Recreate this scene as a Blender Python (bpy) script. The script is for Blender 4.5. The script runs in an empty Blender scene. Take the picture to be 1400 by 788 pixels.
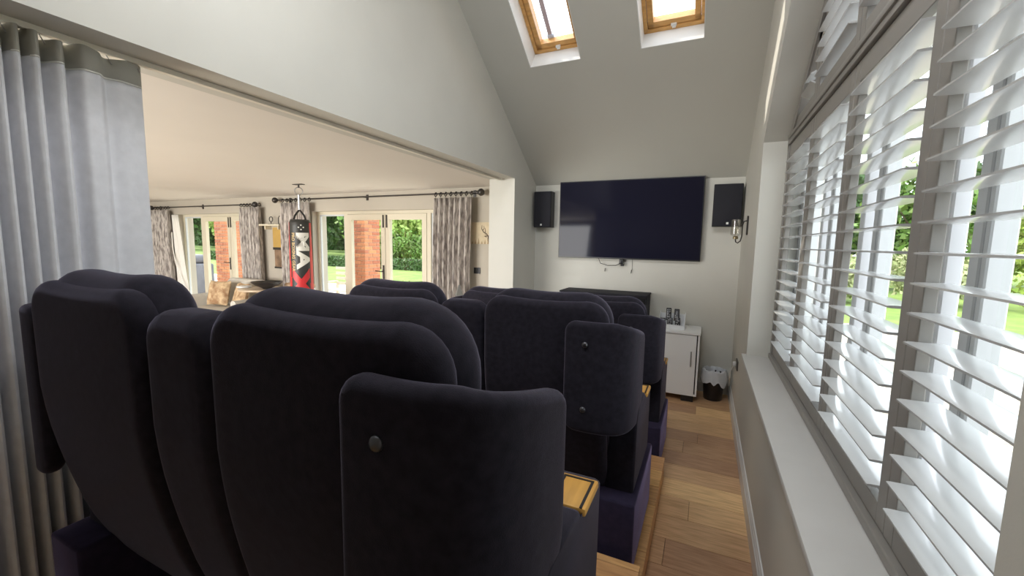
import bpy, bmesh, math, random
from mathutils import Vector, Matrix
from mathutils import noise as mnoise
random.seed(7)
rad = math.radians
SC = bpy.context.scene
COL = SC.collection

# ------------------------------------------------------------------ camera
H = 1.663
F_PX = 569.0
YAW, PITCH, ROLL = rad(24.84), rad(-6.24), rad(1.02)
fwd = Vector((-math.sin(YAW)*math.cos(PITCH), math.cos(YAW)*math.cos(PITCH), math.sin(PITCH)))
rgt0 = Vector((math.cos(YAW), math.sin(YAW), 0))
up0 = rgt0.cross(fwd)
rgt = rgt0*math.cos(ROLL) + up0*math.sin(ROLL)
up = up0*math.cos(ROLL) - rgt0*math.sin(ROLL)
cam = bpy.data.cameras.new('camera')
cam.sensor_width = 36.0
cam.lens = F_PX/1400*36.0
cam.clip_start = 0.02
cam.clip_end = 300
camo = bpy.data.objects.new('camera', cam)
COL.objects.link(camo)
M = Matrix.Identity(4)
for i in range(3):
    M[i][0] = rgt[i]; M[i][1] = up[i]; M[i][2] = -fwd[i]
M[2][3] = H
camo.matrix_world = M
SC.camera = camo

# ------------------------------------------------------------------ world, sun, fill lamps, exposure
SC.view_settings.view_transform = 'Standard'
SC.view_settings.look = 'None'
SC.view_settings.gamma = 1.0
SC.view_settings.use_curve_mapping = False
SC.view_settings.exposure = 0.4
W = bpy.data.worlds.new('world')
SC.world = W
W.use_nodes = True
wn = W.node_tree
bg = wn.nodes['Background']
bg.inputs['Color'].default_value = (0.86, 0.93, 1.0, 1)
bg.inputs['Strength'].default_value = 3.0

def sun_lamp(strength, direction, color):
    l = bpy.data.lights.new('sun', 'SUN')
    l.energy = strength; l.angle = rad(0.6); l.color = color
    o = bpy.data.objects.new('sun', l)
    o.rotation_euler = Vector(direction).to_track_quat('-Z', 'Y').to_euler()
    o.location = (-8, 6, 9)
    COL.objects.link(o)
sun_lamp(4.0, (0.63, -0.12, -0.78), (1.0, 0.93, 0.80))

def area(name, loc, direction, sx, sy, power, color=(1, 1, 1)):
    l = bpy.data.lights.new(name, 'AREA')
    l.shape = 'RECTANGLE'; l.size = sx; l.size_y = sy; l.energy = power; l.color = color
    o = bpy.data.objects.new(name, l)
    o.location = loc
    o.rotation_euler = Vector(direction).to_track_quat('-Z', 'Y').to_euler()
    COL.objects.link(o)

PT = math.tan(rad(34.5)); CS, SN = math.cos(rad(34.5)), math.sin(rad(34.5))
XW, XL, XL2, YT = 0.335, -2.06, -2.39, 5.15      # right wall, header wall faces, tv wall
YRIDGE, YB = 2.15, -0.85                          # ridge and back wall
ZE, ZC = 2.404, 2.42                              # eaves, living room ceiling
ZRIDGE = ZE + PT*(YT - YRIDGE)
XLL = -11.6                                       # far side of the living room
YLB = -3.2                                        # back of the living room
# added fill lamps standing in for daylight, by the rear skylights and living window
for sx in (-1.37, -0.36):
    v = 2.05
    area('skylight_daylight', (sx, YB + v*CS + 0.10*SN*0 - 0.0, ZE + v*SN + 0.10), (0, SN, -CS), 0.5, 0.9, 17, (0.96, 0.98, 1.0))
area('window_daylight', (-6.0, YLB + 0.12, 1.35), (0, 1, 0.35), 5.0, 1.9, 370, (1.0, 0.97, 0.94))

# ------------------------------------------------------------------ materials
MATS = {}
def mat(name, col, rough=0.6, metal=0.0, spec=0.5, sheen=0.0, noise=0.0, nscale=8.0, bump=0.0, bscale=60.0, stretch=None, col2=None, rnd=0.0, island=0.0, sheen_tint=None, emit=None, trans=0.0, contrast=None, coat=0.0):
    if name in MATS: return MATS[name]
    m = bpy.data.materials.new(name); m.use_nodes = True
    nt = m.node_tree; b = nt.nodes['Principled BSDF']
    b.inputs['Base Color'].default_value = (*col, 1)
    b.inputs['Roughness'].default_value = rough
    b.inputs['Metallic'].default_value = metal
    b.inputs['Specular IOR Level'].default_value = spec
    if coat: b.inputs['Coat Weight'].default_value = coat
    if sheen:
        b.inputs['Sheen Weight'].default_value = sheen
        b.inputs['Sheen Roughness'].default_value = 0.35
        if sheen_tint: b.inputs['Sheen Tint'].default_value = (*sheen_tint, 1)
    if trans: b.inputs['Transmission Weight'].default_value = trans
    if emit:
        b.inputs['Emission Color'].default_value = (*emit[0], 1); b.inputs['Emission Strength'].default_value = emit[1]
    tc = nt.nodes.new('ShaderNodeTexCoord')
    src = tc.outputs['Object']
    if stretch:
        mp = nt.nodes.new('ShaderNodeMapping'); mp.inputs['Scale'].default_value = stretch
        nt.links.new(src, mp.inputs['Vector']); src = mp.outputs['Vector']
    last = None
    if noise or col2:
        n = nt.nodes.new('ShaderNodeTexNoise'); n.inputs['Scale'].default_value = nscale
        n.inputs['Detail'].default_value = 6
        nt.links.new(src, n.inputs['Vector'])
        r = nt.nodes.new('ShaderNodeValToRGB')
        lo, hi = contrast if contrast else (0.3, 0.7)
        r.color_ramp.elements[0].position = lo; r.color_ramp.elements[1].position = hi
        a = col2 if col2 else tuple(c*(1-noise) for c in col)
        c2 = col if col2 else tuple(min(1, c*(1+noise)) for c in col)
        r.color_ramp.elements[0].color = (*a, 1); r.color_ramp.elements[1].color = (*c2, 1)
        nt.links.new(n.outputs['Fac'], r.inputs['Fac'])
        last = r.outputs['Color']
        nt.links.new(last, b.inputs['Base Color'])
    if rnd or island:
        hs = nt.nodes.new('ShaderNodeHueSaturation')
        if last: nt.links.new(last, hs.inputs['Color'])
        else: hs.inputs['Color'].default_value = (*col, 1)
        if rnd:
            oi = nt.nodes.new('ShaderNodeObjectInfo'); ro = oi.outputs['Random']; k = rnd
        else:
            g = nt.nodes.new('ShaderNodeNewGeometry'); ro = g.outputs['Random Per Island']; k = island
        mr = nt.nodes.new('ShaderNodeMapRange')
        mr.inputs['To Min'].default_value = 1-k; mr.inputs['To Max'].default_value = 1+k
        nt.links.new(ro, mr.inputs['Value']); nt.links.new(mr.outputs['Result'], hs.inputs['Value'])
        mr2 = nt.nodes.new('ShaderNodeMapRange')
        mr2.inputs['To Min'].default_value = 0.5-k*0.04; mr2.inputs['To Max'].default_value = 0.5+k*0.04
        nt.links.new(ro, mr2.inputs['Value']); nt.links.new(mr2.outputs['Result'], hs.inputs['Hue'])
        nt.links.new(hs.outputs['Color'], b.inputs['Base Color'])
    if bump:
        n2 = nt.nodes.new('ShaderNodeTexNoise'); n2.inputs['Scale'].default_value = bscale; n2.inputs['Detail'].default_value = 4
        nt.links.new(src, n2.inputs['Vector'])
        bp = nt.nodes.new('ShaderNodeBump'); bp.inputs['Strength'].default_value = bump; bp.inputs['Distance'].default_value = 0.01
        nt.links.new(n2.outputs['Fac'], bp.inputs['Height']); nt.links.new(bp.outputs['Normal'], b.inputs['Normal'])
    MATS[name] = m
    return m

def glass(name, tint=(1, 1, 1), gloss=0.08, rough=0.0):
    if name in MATS: return MATS[name]
    m = bpy.data.materials.new(name); m.use_nodes = True
    nt = m.node_tree; nt.nodes.clear()
    o = nt.nodes.new('ShaderNodeOutputMaterial'); mx = nt.nodes.new('ShaderNodeMixShader')
    t = nt.nodes.new('ShaderNodeBsdfTransparent'); g = nt.nodes.new('ShaderNodeBsdfGlossy')
    t.inputs['Color'].default_value = (*tint, 1); g.inputs['Roughness'].default_value = rough
    mx.inputs['Fac'].default_value = gloss
    nt.links.new(t.outputs[0], mx.inputs[1]); nt.links.new(g.outputs[0], mx.inputs[2]); nt.links.new(mx.outputs[0], o.inputs['Surface'])
    MATS[name] = m
    return m

M_WALL = mat('wall_paint', (0.645, 0.63, 0.575), 0.75, noise=0.02, nscale=3, bump=0.03, bscale=300)
M_WALL2 = mat('wall_paint_living', (0.50, 0.455, 0.385), 0.75, noise=0.02, nscale=3)
M_CEIL = mat('ceiling_paint', (0.58, 0.57, 0.52), 0.8, noise=0.015, nscale=2)
M_CEIL2 = mat('ceiling_living', (0.80, 0.755, 0.70), 0.8, noise=0.02, nscale=1.2)
M_WHITE = mat('white_gloss', (0.72, 0.72, 0.71), 0.35)
M_SILL = mat('sill_paint', (0.62, 0.61, 0.59), 0.45, noise=0.03, nscale=5)
M_SLAT = mat('shutter_paint', (0.60, 0.605, 0.605), 0.22, spec=0.7, coat=0.35)  # slat copy of the paint, lightened for sky light on its faces
M_STILE = mat('shutter_frame_paint', (0.27, 0.255, 0.235), 0.4)  # same paint darkened for the backlit shade on stiles and rails
M_UPVC = mat('window_white', (0.62, 0.635, 0.65), 0.4)
M_UPVCG = mat('window_grey', (0.42, 0.43, 0.45), 0.4)
M_VEL = mat('velvet_charcoal', (0.019, 0.017, 0.024), 0.9, spec=0.1, sheen=0.36, sheen_tint=(0.62, 0.58, 0.78), noise=0.25, nscale=40, bump=0.15, bscale=400)
M_VELB = mat('velvet_base', (0.027, 0.022, 0.046), 0.9, spec=0.1, sheen=0.9, sheen_tint=(0.55, 0.48, 0.9), noise=0.2, nscale=30, bump=0.1, bscale=300)
M_BLACK = mat('black_plastic', (0.012, 0.012, 0.014), 0.35)
M_DARK = mat('dark_grille', (0.016, 0.016, 0.024), 0.8, bump=0.2, bscale=500)
M_SCREEN = mat('tv_screen', (0.013, 0.013, 0.026), 0.05, spec=0.12)
M_STUD = mat('stud_metal', (0.10, 0.10, 0.11), 0.3, metal=0.8)
M_TRAY = mat('tray_oak', (0.62, 0.33, 0.075), 0.4, noise=0.15, nscale=6, stretch=(8, 1, 8))
M_OAK = mat('oak_plank', (0.74, 0.47, 0.26), 0.42, noise=0.0, col2=(0.56, 0.335, 0.17), nscale=5, stretch=(1.2, 14, 14), rnd=0.28, contrast=(0.35, 0.62))
M_OAK2 = mat('oak_step', (0.70, 0.40, 0.17), 0.42, col2=(0.52, 0.28, 0.115), nscale=5, stretch=(1.2, 14, 14), rnd=0.15, contrast=(0.35, 0.62))
M_PINE = mat('skylight_pine', (0.60, 0.33, 0.11), 0.4, noise=0.15, nscale=4, stretch=(3, 12, 12))
M_GLASS = glass('clear_glass')
M_GLASSD = glass('door_glass', (0.97, 0.98, 0.97), 0.012)
M_CREAM = mat('cream_joinery', (0.72, 0.66, 0.52), 0.45)
M_IRON = mat('dark_iron', (0.06, 0.054, 0.05), 0.4, metal=0.5)
M_STEEL = mat('brushed_steel', (0.45, 0.45, 0.46), 0.3, metal=0.9)
M_GCURT = mat('curtain_grey', (0.72, 0.72, 0.75), 0.9, sheen=0.15, noise=0.05, nscale=25, bump=0.1, bscale=500)
M_GBAND = mat('curtain_header_band', (0.46, 0.45, 0.40), 0.9)
M_STITCH = mat('white_stitch', (0.75, 0.74, 0.70), 0.8)
M_VCURT = mat('curtain_crushed', (0.60, 0.55, 0.51), 0.7, sheen=0.3, col2=(0.24, 0.21, 0.195), nscale=7, stretch=(6, 6, 1.1), contrast=(0.40, 0.56))
M_VLINE = mat('curtain_lining', (0.85, 0.83, 0.78), 0.85)

# ------------------------------------------------------------------ mesh helpers
def link(o):
    COL.objects.link(o); return o

def obj(name, bm, m, parent=None, smooth=False, mats=None):
    """one mesh object; world coordinates unless the parent is a prototype kept at the origin"""
    me = bpy.data.meshes.new(name)
    bmesh.ops.recalc_face_normals(bm, faces=bm.faces)
    bm.to_mesh(me); bm.free()
    for mm in (mats or [m]): me.materials.append(mm)
    if smooth:
        for p in me.polygons: p.use_smooth = True
        try: me.set_sharp_from_angle(angle=rad(42))
        except Exception: pass
    o = link(bpy.data.objects.new(name, me))
    attach(o, parent)
    return o

def attach(o, parent):
    if parent is not None:
        o.parent = parent
        if parent.parent is None:
            o.matrix_parent_inverse = Matrix.Translation(-Vector(parent.location))

def tag(o, label=None, cat=None, group=None, kind=None):
    if label: o['label'] = label
    if cat: o['category'] = cat
    if group: o['group'] = group
    if kind: o['kind'] = kind
    return o

def thing(name, loc, label, cat, group=None):
    o = link(bpy.data.objects.new(name, None)); o.location = loc; o.empty_display_size = 0.1
    return tag(o, label, cat, group)

def struct_root(name, loc, label=None):
    o = link(bpy.data.objects.new(name, None)); o.location = loc; o.empty_display_size = 0.1
    tag(o, label, None, None, 'structure'); return o

def NB(): return bmesh.new()

def box(bm, x0, x1, y0, y1, z0, z1, bev=0.0, seg=2, mi=0):
    r = bmesh.ops.create_cube(bm, size=1)
    vs = r['verts']
    for v in vs:
        v.co = Vector(((x0+x1)/2 + v.co.x*(x1-x0), (y0+y1)/2 + v.co.y*(y1-y0), (z0+z1)/2 + v.co.z*(z1-z0)))
    fs = set(f for v in vs for f in v.link_faces)
    if mi:
        for f in fs: f.material_index = mi
    if bev:
        es = list(set(e for v in vs for e in v.link_edges))
        rr = bmesh.ops.bevel(bm, geom=es, offset=bev, segments=seg, profile=0.5, affect='EDGES')
        if mi:
            for f in rr['faces']: f.material_index = mi
    return bm

def Bx(name, x0, x1, y0, y1, z0, z1, m, parent=None, bev=0.0, seg=2, smooth=False):
    return obj(name, box(NB(), x0, x1, y0, y1, z0, z1, bev, seg), m, parent, smooth or bev > 0)

def prism(bm, pts, axis, a0, a1):
    """polygon pts (2D) extruded along an axis: 'x' -> (y,z), 'y' -> (x,z), 'z' -> (x,y)"""
    def P(p, a):
        return {'x': (a, p[0], p[1]), 'y': (p[0], a, p[1]), 'z': (p[0], p[1], a)}[axis]
    A = [bm.verts.new(P(p, a0)) for p in pts]; B = [bm.verts.new(P(p, a1)) for p in pts]
    n = len(pts)
    bm.faces.new(A); bm.faces.new(B[::-1])
    for i in range(n): bm.faces.new((A[i], B[i], B[(i+1) % n], A[(i+1) % n]))
    return bm

def tube(bm, pts, r, n=8, caps=True):
    pts = [Vector(p) for p in pts]
    rs = r if isinstance(r, (list, tuple)) else [r]*len(pts)
    rings = []; prev = None
    for i, p in enumerate(pts):
        d = (pts[min(i+1, len(pts)-1)] - pts[max(i-1, 0)]).normalized()
        if prev is None:
            a = d.orthogonal().normalized()
        else:
            a = (prev - d*prev.dot(d))
            a = a.normalized() if a.length > 1e-6 else d.orthogonal().normalized()
        prev = a; b = d.cross(a)
        rings.append([bm.verts.new(p + (a*math.cos(2*math.pi*k/n) + b*math.sin(2*math.pi*k/n))*rs[i]) for k in range(n)])
    for i in range(len(rings)-1):
        for k in range(n):
            bm.faces.new((rings[i][k], rings[i][(k+1) % n], rings[i+1][(k+1) % n], rings[i+1][k]))
    if caps:
        bm.faces.new(rings[0][::-1]); bm.faces.new(rings[-1])
    return bm

def lathe(bm, prof, c, n=24, caps=True):
    """profile [(r,z)] revolved around the vertical through c"""
    rings = []
    for r, z in prof:
        rings.append([bm.verts.new((c[0] + r*math.cos(2*math.pi*k/n), c[1] + r*math.sin(2*math.pi*k/n), c[2] + z)) for k in range(n)])
    for i in range(len(rings)-1):
        for k in range(n):
            bm.faces.new((rings[i][k], rings[i][(k+1) % n], rings[i+1][(k+1) % n], rings[i+1][k]))
    if caps:
        bm.faces.new(rings[0][::-1]); bm.faces.new(rings[-1])
    return bm

def rounded(x0, x1, z0, z1, rt, rb, n=6, rtr=None, rbr=None):
    """outline of a rounded rectangle, counter-clockwise"""
    rtr = rt if rtr is None else rtr; rbr = rb if rbr is None else rbr
    pts = []
    for cx, cz, r, a0 in ((x1-rbr, z0+rbr, rbr, -90), (x1-rtr, z1-rtr, rtr, 0), (x0+rt, z1-rt, rt, 90), (x0+rb, z0+rb, rb, 180)):
        if r < 1e-5: pts.append((cx, cz)); continue
        for k in range(n+1):
            a = rad(a0 + 90*k/n); pts.append((cx + r*math.cos(a), cz + r*math.sin(a)))
    return pts

def dims_(x0, x1, z0, z1, rt, rb, n=6, rtr=None, rbr=None): return (x0, x1, z0, z1, rt, rb, n, rt if rtr is None else rtr, rb if rbr is None else rbr)

def panel(dims, y0, y1, rim, seg, cutx, cutz, fn):
    """thick cushion-edged panel: rounded outline lofted through a round rim, cut into a grid, then bent by fn"""
    x0, x1, z0, z1, rt, rb, n, rtr, rbr = dims
    bm = NB(); loops = []
    steps = [(rim*(1-math.cos(math.pi/2*k/seg)), y1 - rim + rim*math.sin(math.pi/2*k/seg)) for k in range(seg, -1, -1)] + \
            [(rim*(1-math.cos(math.pi/2*k/seg)), y0 + rim - rim*math.sin(math.pi/2*k/seg)) for k in range(0, seg+1)]
    for d, y in steps:
        o = rounded(x0+d, x1-d, z0+d, z1-d, max(rt-d, 0.004), max(rb-d, 0.004), n, max(rtr-d, 0.004), max(rbr-d, 0.004))
        loops.append([bm.verts.new((p[0], y, p[1])) for p in o])
    m = len(loops[0])
    for A, B in zip(loops, loops[1:]):
        for i in range(m): bm.faces.new((A[i], A[(i+1) % m], B[(i+1) % m], B[i]))
    bm.faces.new(loops[0][::-1]); bm.faces.new(loops[-1])
    for c in cutx:
        bmesh.ops.bisect_plane(bm, geom=bm.verts[:]+bm.edges[:]+bm.faces[:], plane_co=(c, 0, 0), plane_no=(1, 0, 0))
    for c in cutz:
        bmesh.ops.bisect_plane(bm, geom=bm.verts[:]+bm.edges[:]+bm.faces[:], plane_co=(0, 0, c), plane_no=(0, 0, 1))
    for v in bm.verts: v.co = Vector(fn(v.co))
    return bm

def lerp(tab, t):
    if t <= tab[0][0]: return tab[0][1]
    for (a, va), (b, vb) in zip(tab, tab[1:]):
        if t <= b: return va + (vb-va)*(t-a)/(b-a)
    return tab[-1][1]

def copy_tree(o, loc=None, parent=None):
    c = o.copy(); COL.objects.link(c)
    if parent is not None: c.parent = parent
    for ch in list(o.children): copy_tree(ch, None, c)
    if loc is not None: c.location = loc
    return c

def frange(a, b, n): return [a + (b-a)*i/n for i in range(n+1)]

# ================================================================== STRUCTURE
# --- floor of oak planks (cinema side), laid across the room
fl2 = obj('floor', box(NB(), XLL, XL2+0.02, YLB, YT+0.02, -0.011, 0.0), mat('living_floor', (0.46, 0.39, 0.31), 0.5, noise=0.1, nscale=3, stretch=(1, 10, 1)))
tag(fl2, 'pale wood floor of the living room', None, None, 'structure')
fl = obj('floor', box(NB(), XLL, XW+0.3, YLB, YT+0.02, -0.08, -0.012), mat('subfloor', (0.10, 0.055, 0.025), 0.8))
tag(fl, 'oak plank floor of the aisle and the room beyond', None, None, 'structure')
def planks(parent, x0, x1, y0, y1, z, w, m, lmin=0.9, lmax=1.7, t=0.02, off=0.0):
    y = y0
    while y < y1 - 0.01:
        ye = min(y+w, y1)
        x = x1 + random.uniform(0, 0.0); first = True
        while x > x0 + 0.01:
            L = random.uniform(lmin, lmax)
            if first: L = random.uniform(0.25, lmax); first = False
            xs = max(x0, x-L)
            if xs - x0 < 0.2: xs = x0
            Bx('plank', xs+0.0008, x-0.0008, y+0.0012, ye-0.0012, z-t, z, m, parent, 0.0015, 1)
            x = xs
        y = ye
planks(fl, -1.9, XW, 1.05, YT, 0.0, 0.222, M_OAK, 0.7, 1.6)
# --- seating platforms
def platform(label, y0, y1, z0, z1, yv):
    p = obj('seating_platform', box(NB(), XL-0.05, -0.19, y0, y1-0.015, z0+0.001, z1-0.021), M_OAK2)
    tag(p, label, None, None, 'structure')
    planks(p, XL-0.05, -0.175, yv, y1, z1, 0.205, M_OAK2, 0.5, 0.9)
    Bx('riser', XL-0.05, -0.19, y1-0.0145, y1-0.001, z0+0.001, z1-0.021, M_OAK2, p)
    Bx('side_board', -0.19, -0.179, y0, y1-0.001, z0+0.001, z1-0.021, M_OAK2, p)
    return p
Z1, Z2 = 0.155, 0.272
platform('oak seating platform under the middle row', YB+0.01, 3.03, 0.0, Z1, 1.60)
platform('raised oak seating platform under the back row', YB+0.01, 1.76, Z1, Z2, 0.9)

# --- walls
def zroof(y): return ZE + PT*((YT-y) if y >= YRIDGE else (y-YB))
wt = obj('wall_tv', box(NB(), XL2+0.005, XW+0.45, YT, YT+0.3, -0.1, 2.55), M_WALL); tag(wt, 'pale wall carrying the television', None, None, 'structure')
WY0, WY1, WZ0 = 0.66, 3.66, 0.79
ZW = 2.43
XO = 0.80
bm = NB()
prism(bm, [(YB-0.2, -0.1), (YT+0.3, -0.1), (YT+0.3, WZ0), (YB-0.2, WZ0)], 'x', XW, XO)
prism(bm, [(WY1, WZ0), (YT+0.3, WZ0), (YT+0.3, ZE), (YT, ZE+0.0), (WY1, zroof(WY1))], 'x', XW, XO)
prism(bm, [(YB-0.2, WZ0), (WY0, WZ0), (WY0, zroof(WY0)), (YB, ZE), (YB-0.2, ZE)], 'x', XW, XO)
ZAP = ZW + PT*(WY1-2.16)
prism(bm, [(WY1, ZW), (WY1, zroof(WY1)), (2.16, zroof(2.16)), (2.16, ZAP)], 'x', XW, XO)
prism(bm, [(WY0, ZW), (2.16, ZAP), (2.16, zroof(2.16)), (WY0, zroof(WY0))], 'x', XW, XO)
wr = obj('wall_right', bm, M_WALL); tag(wr, 'gable wall with the shuttered window', None, None, 'structure')
bm = NB()
YJ, YJ0 = 4.473, -0.6
prism(bm, [(YJ, -0.1), (YT, -0.1), (YT, ZE), (YJ, ZE)], 'x', XL2, XL)
prism(bm, [(YB-0.2, -0.1), (YJ0, -0.1), (YJ0, ZE), (YB-0.2, ZE)], 'x', XL2, XL)
prism(bm, [(YB-0.2, ZE), (YT, ZE), (YT, ZE+0.05), (YRIDGE, ZRIDGE+0.05), (YB, ZE+0.05), (YB-0.2, ZE+0.05)], 'x', XL2, XL)
wl = obj('wall_left', bm, M_WALL); tag(wl, 'white gable wall above the wide opening, with its end pier', None, None, 'structure')
wb = obj('wall_rear', box(NB(), XL2, XO, YB-0.2, YB, -0.1, 2.5), M_WALL); tag(wb, 'rear wall of the cinema room', None, None, 'structure')

# --- sloping ceilings with skylights
SKX = [(-1.622, -1.128), (-0.608, -0.116)]
SV0, SV1 = 1.605, 2.62
def slope_pt(x, v, d, side):
    # v along the slope from the eaves, d outwards along the normal
    if side > 0: return Vector((x, YT - v*CS + d*SN, ZE + v*SN + d*CS))
    return Vector((x, YB + v*CS - d*SN, ZE + v*SN + d*CS))
def slope_box(bm, x0, x1, v0, v1, d0, d1, side):
    vs = []
    for d in (d0, d1):
        for (x, v) in ((x0, v0), (x1, v0), (x1, v1), (x0, v1)): vs.append(bm.verts.new(slope_pt(x, v, d, side)))
    for f in ((0, 1, 2, 3), (7, 6, 5, 4), (0, 4, 5, 1), (1, 5, 6, 2), (2, 6, 7, 3), (3, 7, 4, 0)): bm.faces.new([vs[i] for i in f])
VR = (YT-YRIDGE)/CS
def slope(name, side, label):
    bm = NB()
    xs = [XL, SKX[0][0], SKX[0][1], SKX[1][0], SKX[1][1], XW]
    for v0, v1, segs in ((-0.02, SV0, [(XL, XW)]), (SV1, VR+0.1, [(XL, XW)]), (SV0, SV1, [(xs[0], xs[1]), (xs[2], xs[3]), (xs[4], xs[5])])):
        for a, b in segs: slope_box(bm, a, b, v0, v1, 0, 0.29, side)
    o = obj(name, bm, M_CEIL); tag(o, label, None, None, 'structure'); return o
slope('ceiling', 1, 'sloping ceiling with two skylights over the television')
slope('ceiling', -1, 'rear slope of the vaulted ceiling')
def skylight(n, x0, x1, side, label):
    root = struct_root('window_%d' % n, slope_pt((x0+x1)/2, SV0, 0.2, side), label)
    bm = NB()      # white plaster lining
    t = 0.006
    slope_box(bm, x0, x0+t, SV0, SV1, 0.0, 0.2, side); slope_box(bm, x1-t, x1, SV0, SV1, 0.0, 0.2, side)
    slope_box(bm, x0, x1, SV0, SV0+t, 0.0, 0.2, side); slope_box(bm, x0, x1, SV1-t, SV1, 0.0, 0.2, side)
    obj('lining', bm, M_WHITE, root)
    bm = NB(); w = 0.03      # fixed pine frame
    a0, a1, b0, b1 = x0+t, x1-t, SV0+t, SV1-t
    slope_box(bm, a0, a0+w, b0, b1, 0.19, 0.27, side); slope_box(bm, a1-w, a1, b0, b1, 0.19, 0.27, side)
    slope_box(bm, a0, a1, b0, b0+w, 0.19, 0.27, side); slope_box(bm, a0, a1, b1-w, b1, 0.19, 0.27, side)
    obj('frame', bm, M_PINE, root)
    bm = NB(); g = w+0.004; s = 0.045      # opening sash
    a0 += g; a1 -= g; b0 += g; b1 -= g
    slope_box(bm, a0, a0+s, b0, b1, 0.205, 0.285, side); slope_box(bm, a1-s, a1, b0, b1, 0.205, 0.285, side)
    slope_box(bm, a0, a1, b0, b0+s, 0.205, 0.285, side); slope_box(bm, a0, a1, b1-s, b1, 0.205, 0.285, side)
    obj('sash', bm, M_PINE, root)
    bm = NB(); slope_box(bm, a0+s, a1-s, b0+s, b1-s, 0.255, 0.262, side); obj('pane', bm, M_GLASS, root)
    bm = NB(); c = (x0+x1)/2      # white latch
    slope_box(bm, c-0.022, c+0.022, b0-0.006, b0+0.012, 0.185, 0.206, side); slope_box(bm, c-0.012, c+0.016, b0-0.018, b0-0.004, 0.178, 0.192, side)
    obj('latch', bm, M_WHITE, root)
    if n == 2:
        bm = NB(); slope_box(bm, a0+0.11, a0+0.15, b0+s+0.03, b1-s, 0.27, 0.283, side)
        obj('blind_rail', bm, mat('mauve_rail', (0.42, 0.36, 0.42), 0.5), root)
        bm = NB(); slope_box(bm, a0+0.10, a0+0.165, b0+s+0.005, b0+s+0.035, 0.268, 0.287, side)
        obj('rail_clip', bm, mat('pale_blue_plastic', (0.45, 0.58, 0.80), 0.4), root)
skylight(2, *SKX[0], 1, 'pine skylight beside the white gable wall')
skylight(3, *SKX[1], 1, 'pine skylight nearer the shuttered window')
skylight(4, *SKX[0], -1, 'pine skylight in the rear slope')  # unseen rear pair, added to go with the fill lamps
skylight(5, *SKX[1], -1, 'pine skylight in the rear slope')

# --- living room shell
bm = NB()
D1 = (-10.3, -7.72); D2 = (-6.22, -3.15); ZD = 2.135
for a, b in ((XLL-0.2, D1[0]), (D1[1], D2[0]), (D2[1], XL2+0.005)): box(bm, a, b, YT, YT+0.3, -0.1, 2.55)
for a, b in (D1, D2): box(bm, a, b, YT, YT+0.3, ZD, 2.55)
w = obj('wall_garden', bm, M_WALL2); tag(w, 'beige living room wall with two glazed garden doors', None, None, 'structure')
w = obj('wall_living_end', box(NB(), XLL-0.2, XLL, YLB-0.2, YT, -0.1, 2.55), M_WALL2); tag(w, 'far end wall of the living room', None, None, 'structure')
bm = NB()
for a, b, c, d in ((XLL-0.2, -8.6, -0.1, 2.55), (-3.4, XL2, -0.1, 2.55), (-8.6, -3.4, -0.1, 0.3), (-8.6, -3.4, 2.3, 2.55)): box(bm, a, b, YLB-0.2, YLB, c, d)
w = obj('wall_living_rear', bm, M_WALL2); tag(w, 'rear living room wall with a wide window', None, None, 'structure')
w = obj('wall_living_side', box(NB(), XL2, XL2+0.2, YLB-0.2, YB-0.2, -0.1, 2.55), M_WALL2); tag(w, 'side wall behind the cinema room', None, None, 'structure')
w = obj('ceiling', box(NB(), XLL-0.2, XL2, YLB-0.2, YT+0.3, ZC, ZC+0.2), M_CEIL2); tag(w, 'flat cream ceiling of the living room', None, None, 'structure')
# --- skirting, window board
prof = [(0, 0), (0.018, 0), (0.018, 0.105), (0.013, 0.112), (0.013, 0.124), (0.007, 0.135), (0.007, 0.146), (0, 0.15)]
bm = NB(); prism(bm, [(XW - a, z) for a, z in prof], 'y', YB, YT-0.0005); o = obj('baseboard_right', bm, M_WHITE); tag(o, 'white moulded skirting under the window wall', None, None, 'structure')
bm = NB(); prism(bm, [(YT - a, z) for a, z in prof], 'x', XL, XW-0.018); o = obj('baseboard_tv', bm, M_WHITE); tag(o, 'white skirting below the television wall', None, None, 'structure')
o = Bx('trim_1', XW-0.033, 0.62, WY0-0.04, WY1+0.045, WZ0, WZ0+0.032, M_SILL, None, 0.006, 2); tag(o, 'deep pale window board below the shutters', None, None, 'structure')
# --- outer glazed window in the gable
XG = 0.64
wroot = struct_root('window_1', (XG, 2.16, WZ0), 'white framed gable window behind the shutters')
def ztop(y): return ZW + PT*((WY1-y) if y > 2.16 else (y-WY0))
bm = NB()
for y in (3.60, 0.72):
    box(bm, XG-0.04, XG+0.06, y-0.06, y+0.06, WZ0+0.03, ztop(y)-0.03)
obj('frame', bm, M_UPVC, wroot)
for y in (2.885, 2.16, 1.435):
    bm = NB(); box(bm, XG-0.02, XG+0.03, y-0.03, y+0.05, WZ0+0.03, ztop(y)-0.06, 0.004, 1); ml = obj('mullion', bm, M_UPVC, wroot)
    Bx('gasket', XG-0.0212, XG-0.0195, y-0.008, y+0.004, WZ0+0.11, ZW-0.03, M_UPVCG, ml)
    bm = NB(); box(bm, XG-0.025, XG+0.015, y+0.15, y+0.205, WZ0+0.03, ztop(y+0.18)-0.06, 0.004, 1); obj('mullion', bm, M_UPVC, wroot)
bm = NB(); box(bm, XG-0.04, XG+0.06, 0.78, 3.54, WZ0+0.03, WZ0+0.11); obj('bottom_rail', bm, M_UPVC, wroot)
bm = NB(); box(bm, XG-0.04, XG+0.06, 0.78, 3.54, ZW-0.03, ZW+0.05); obj('transom', bm, M_UPVC, wroot)
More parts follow.
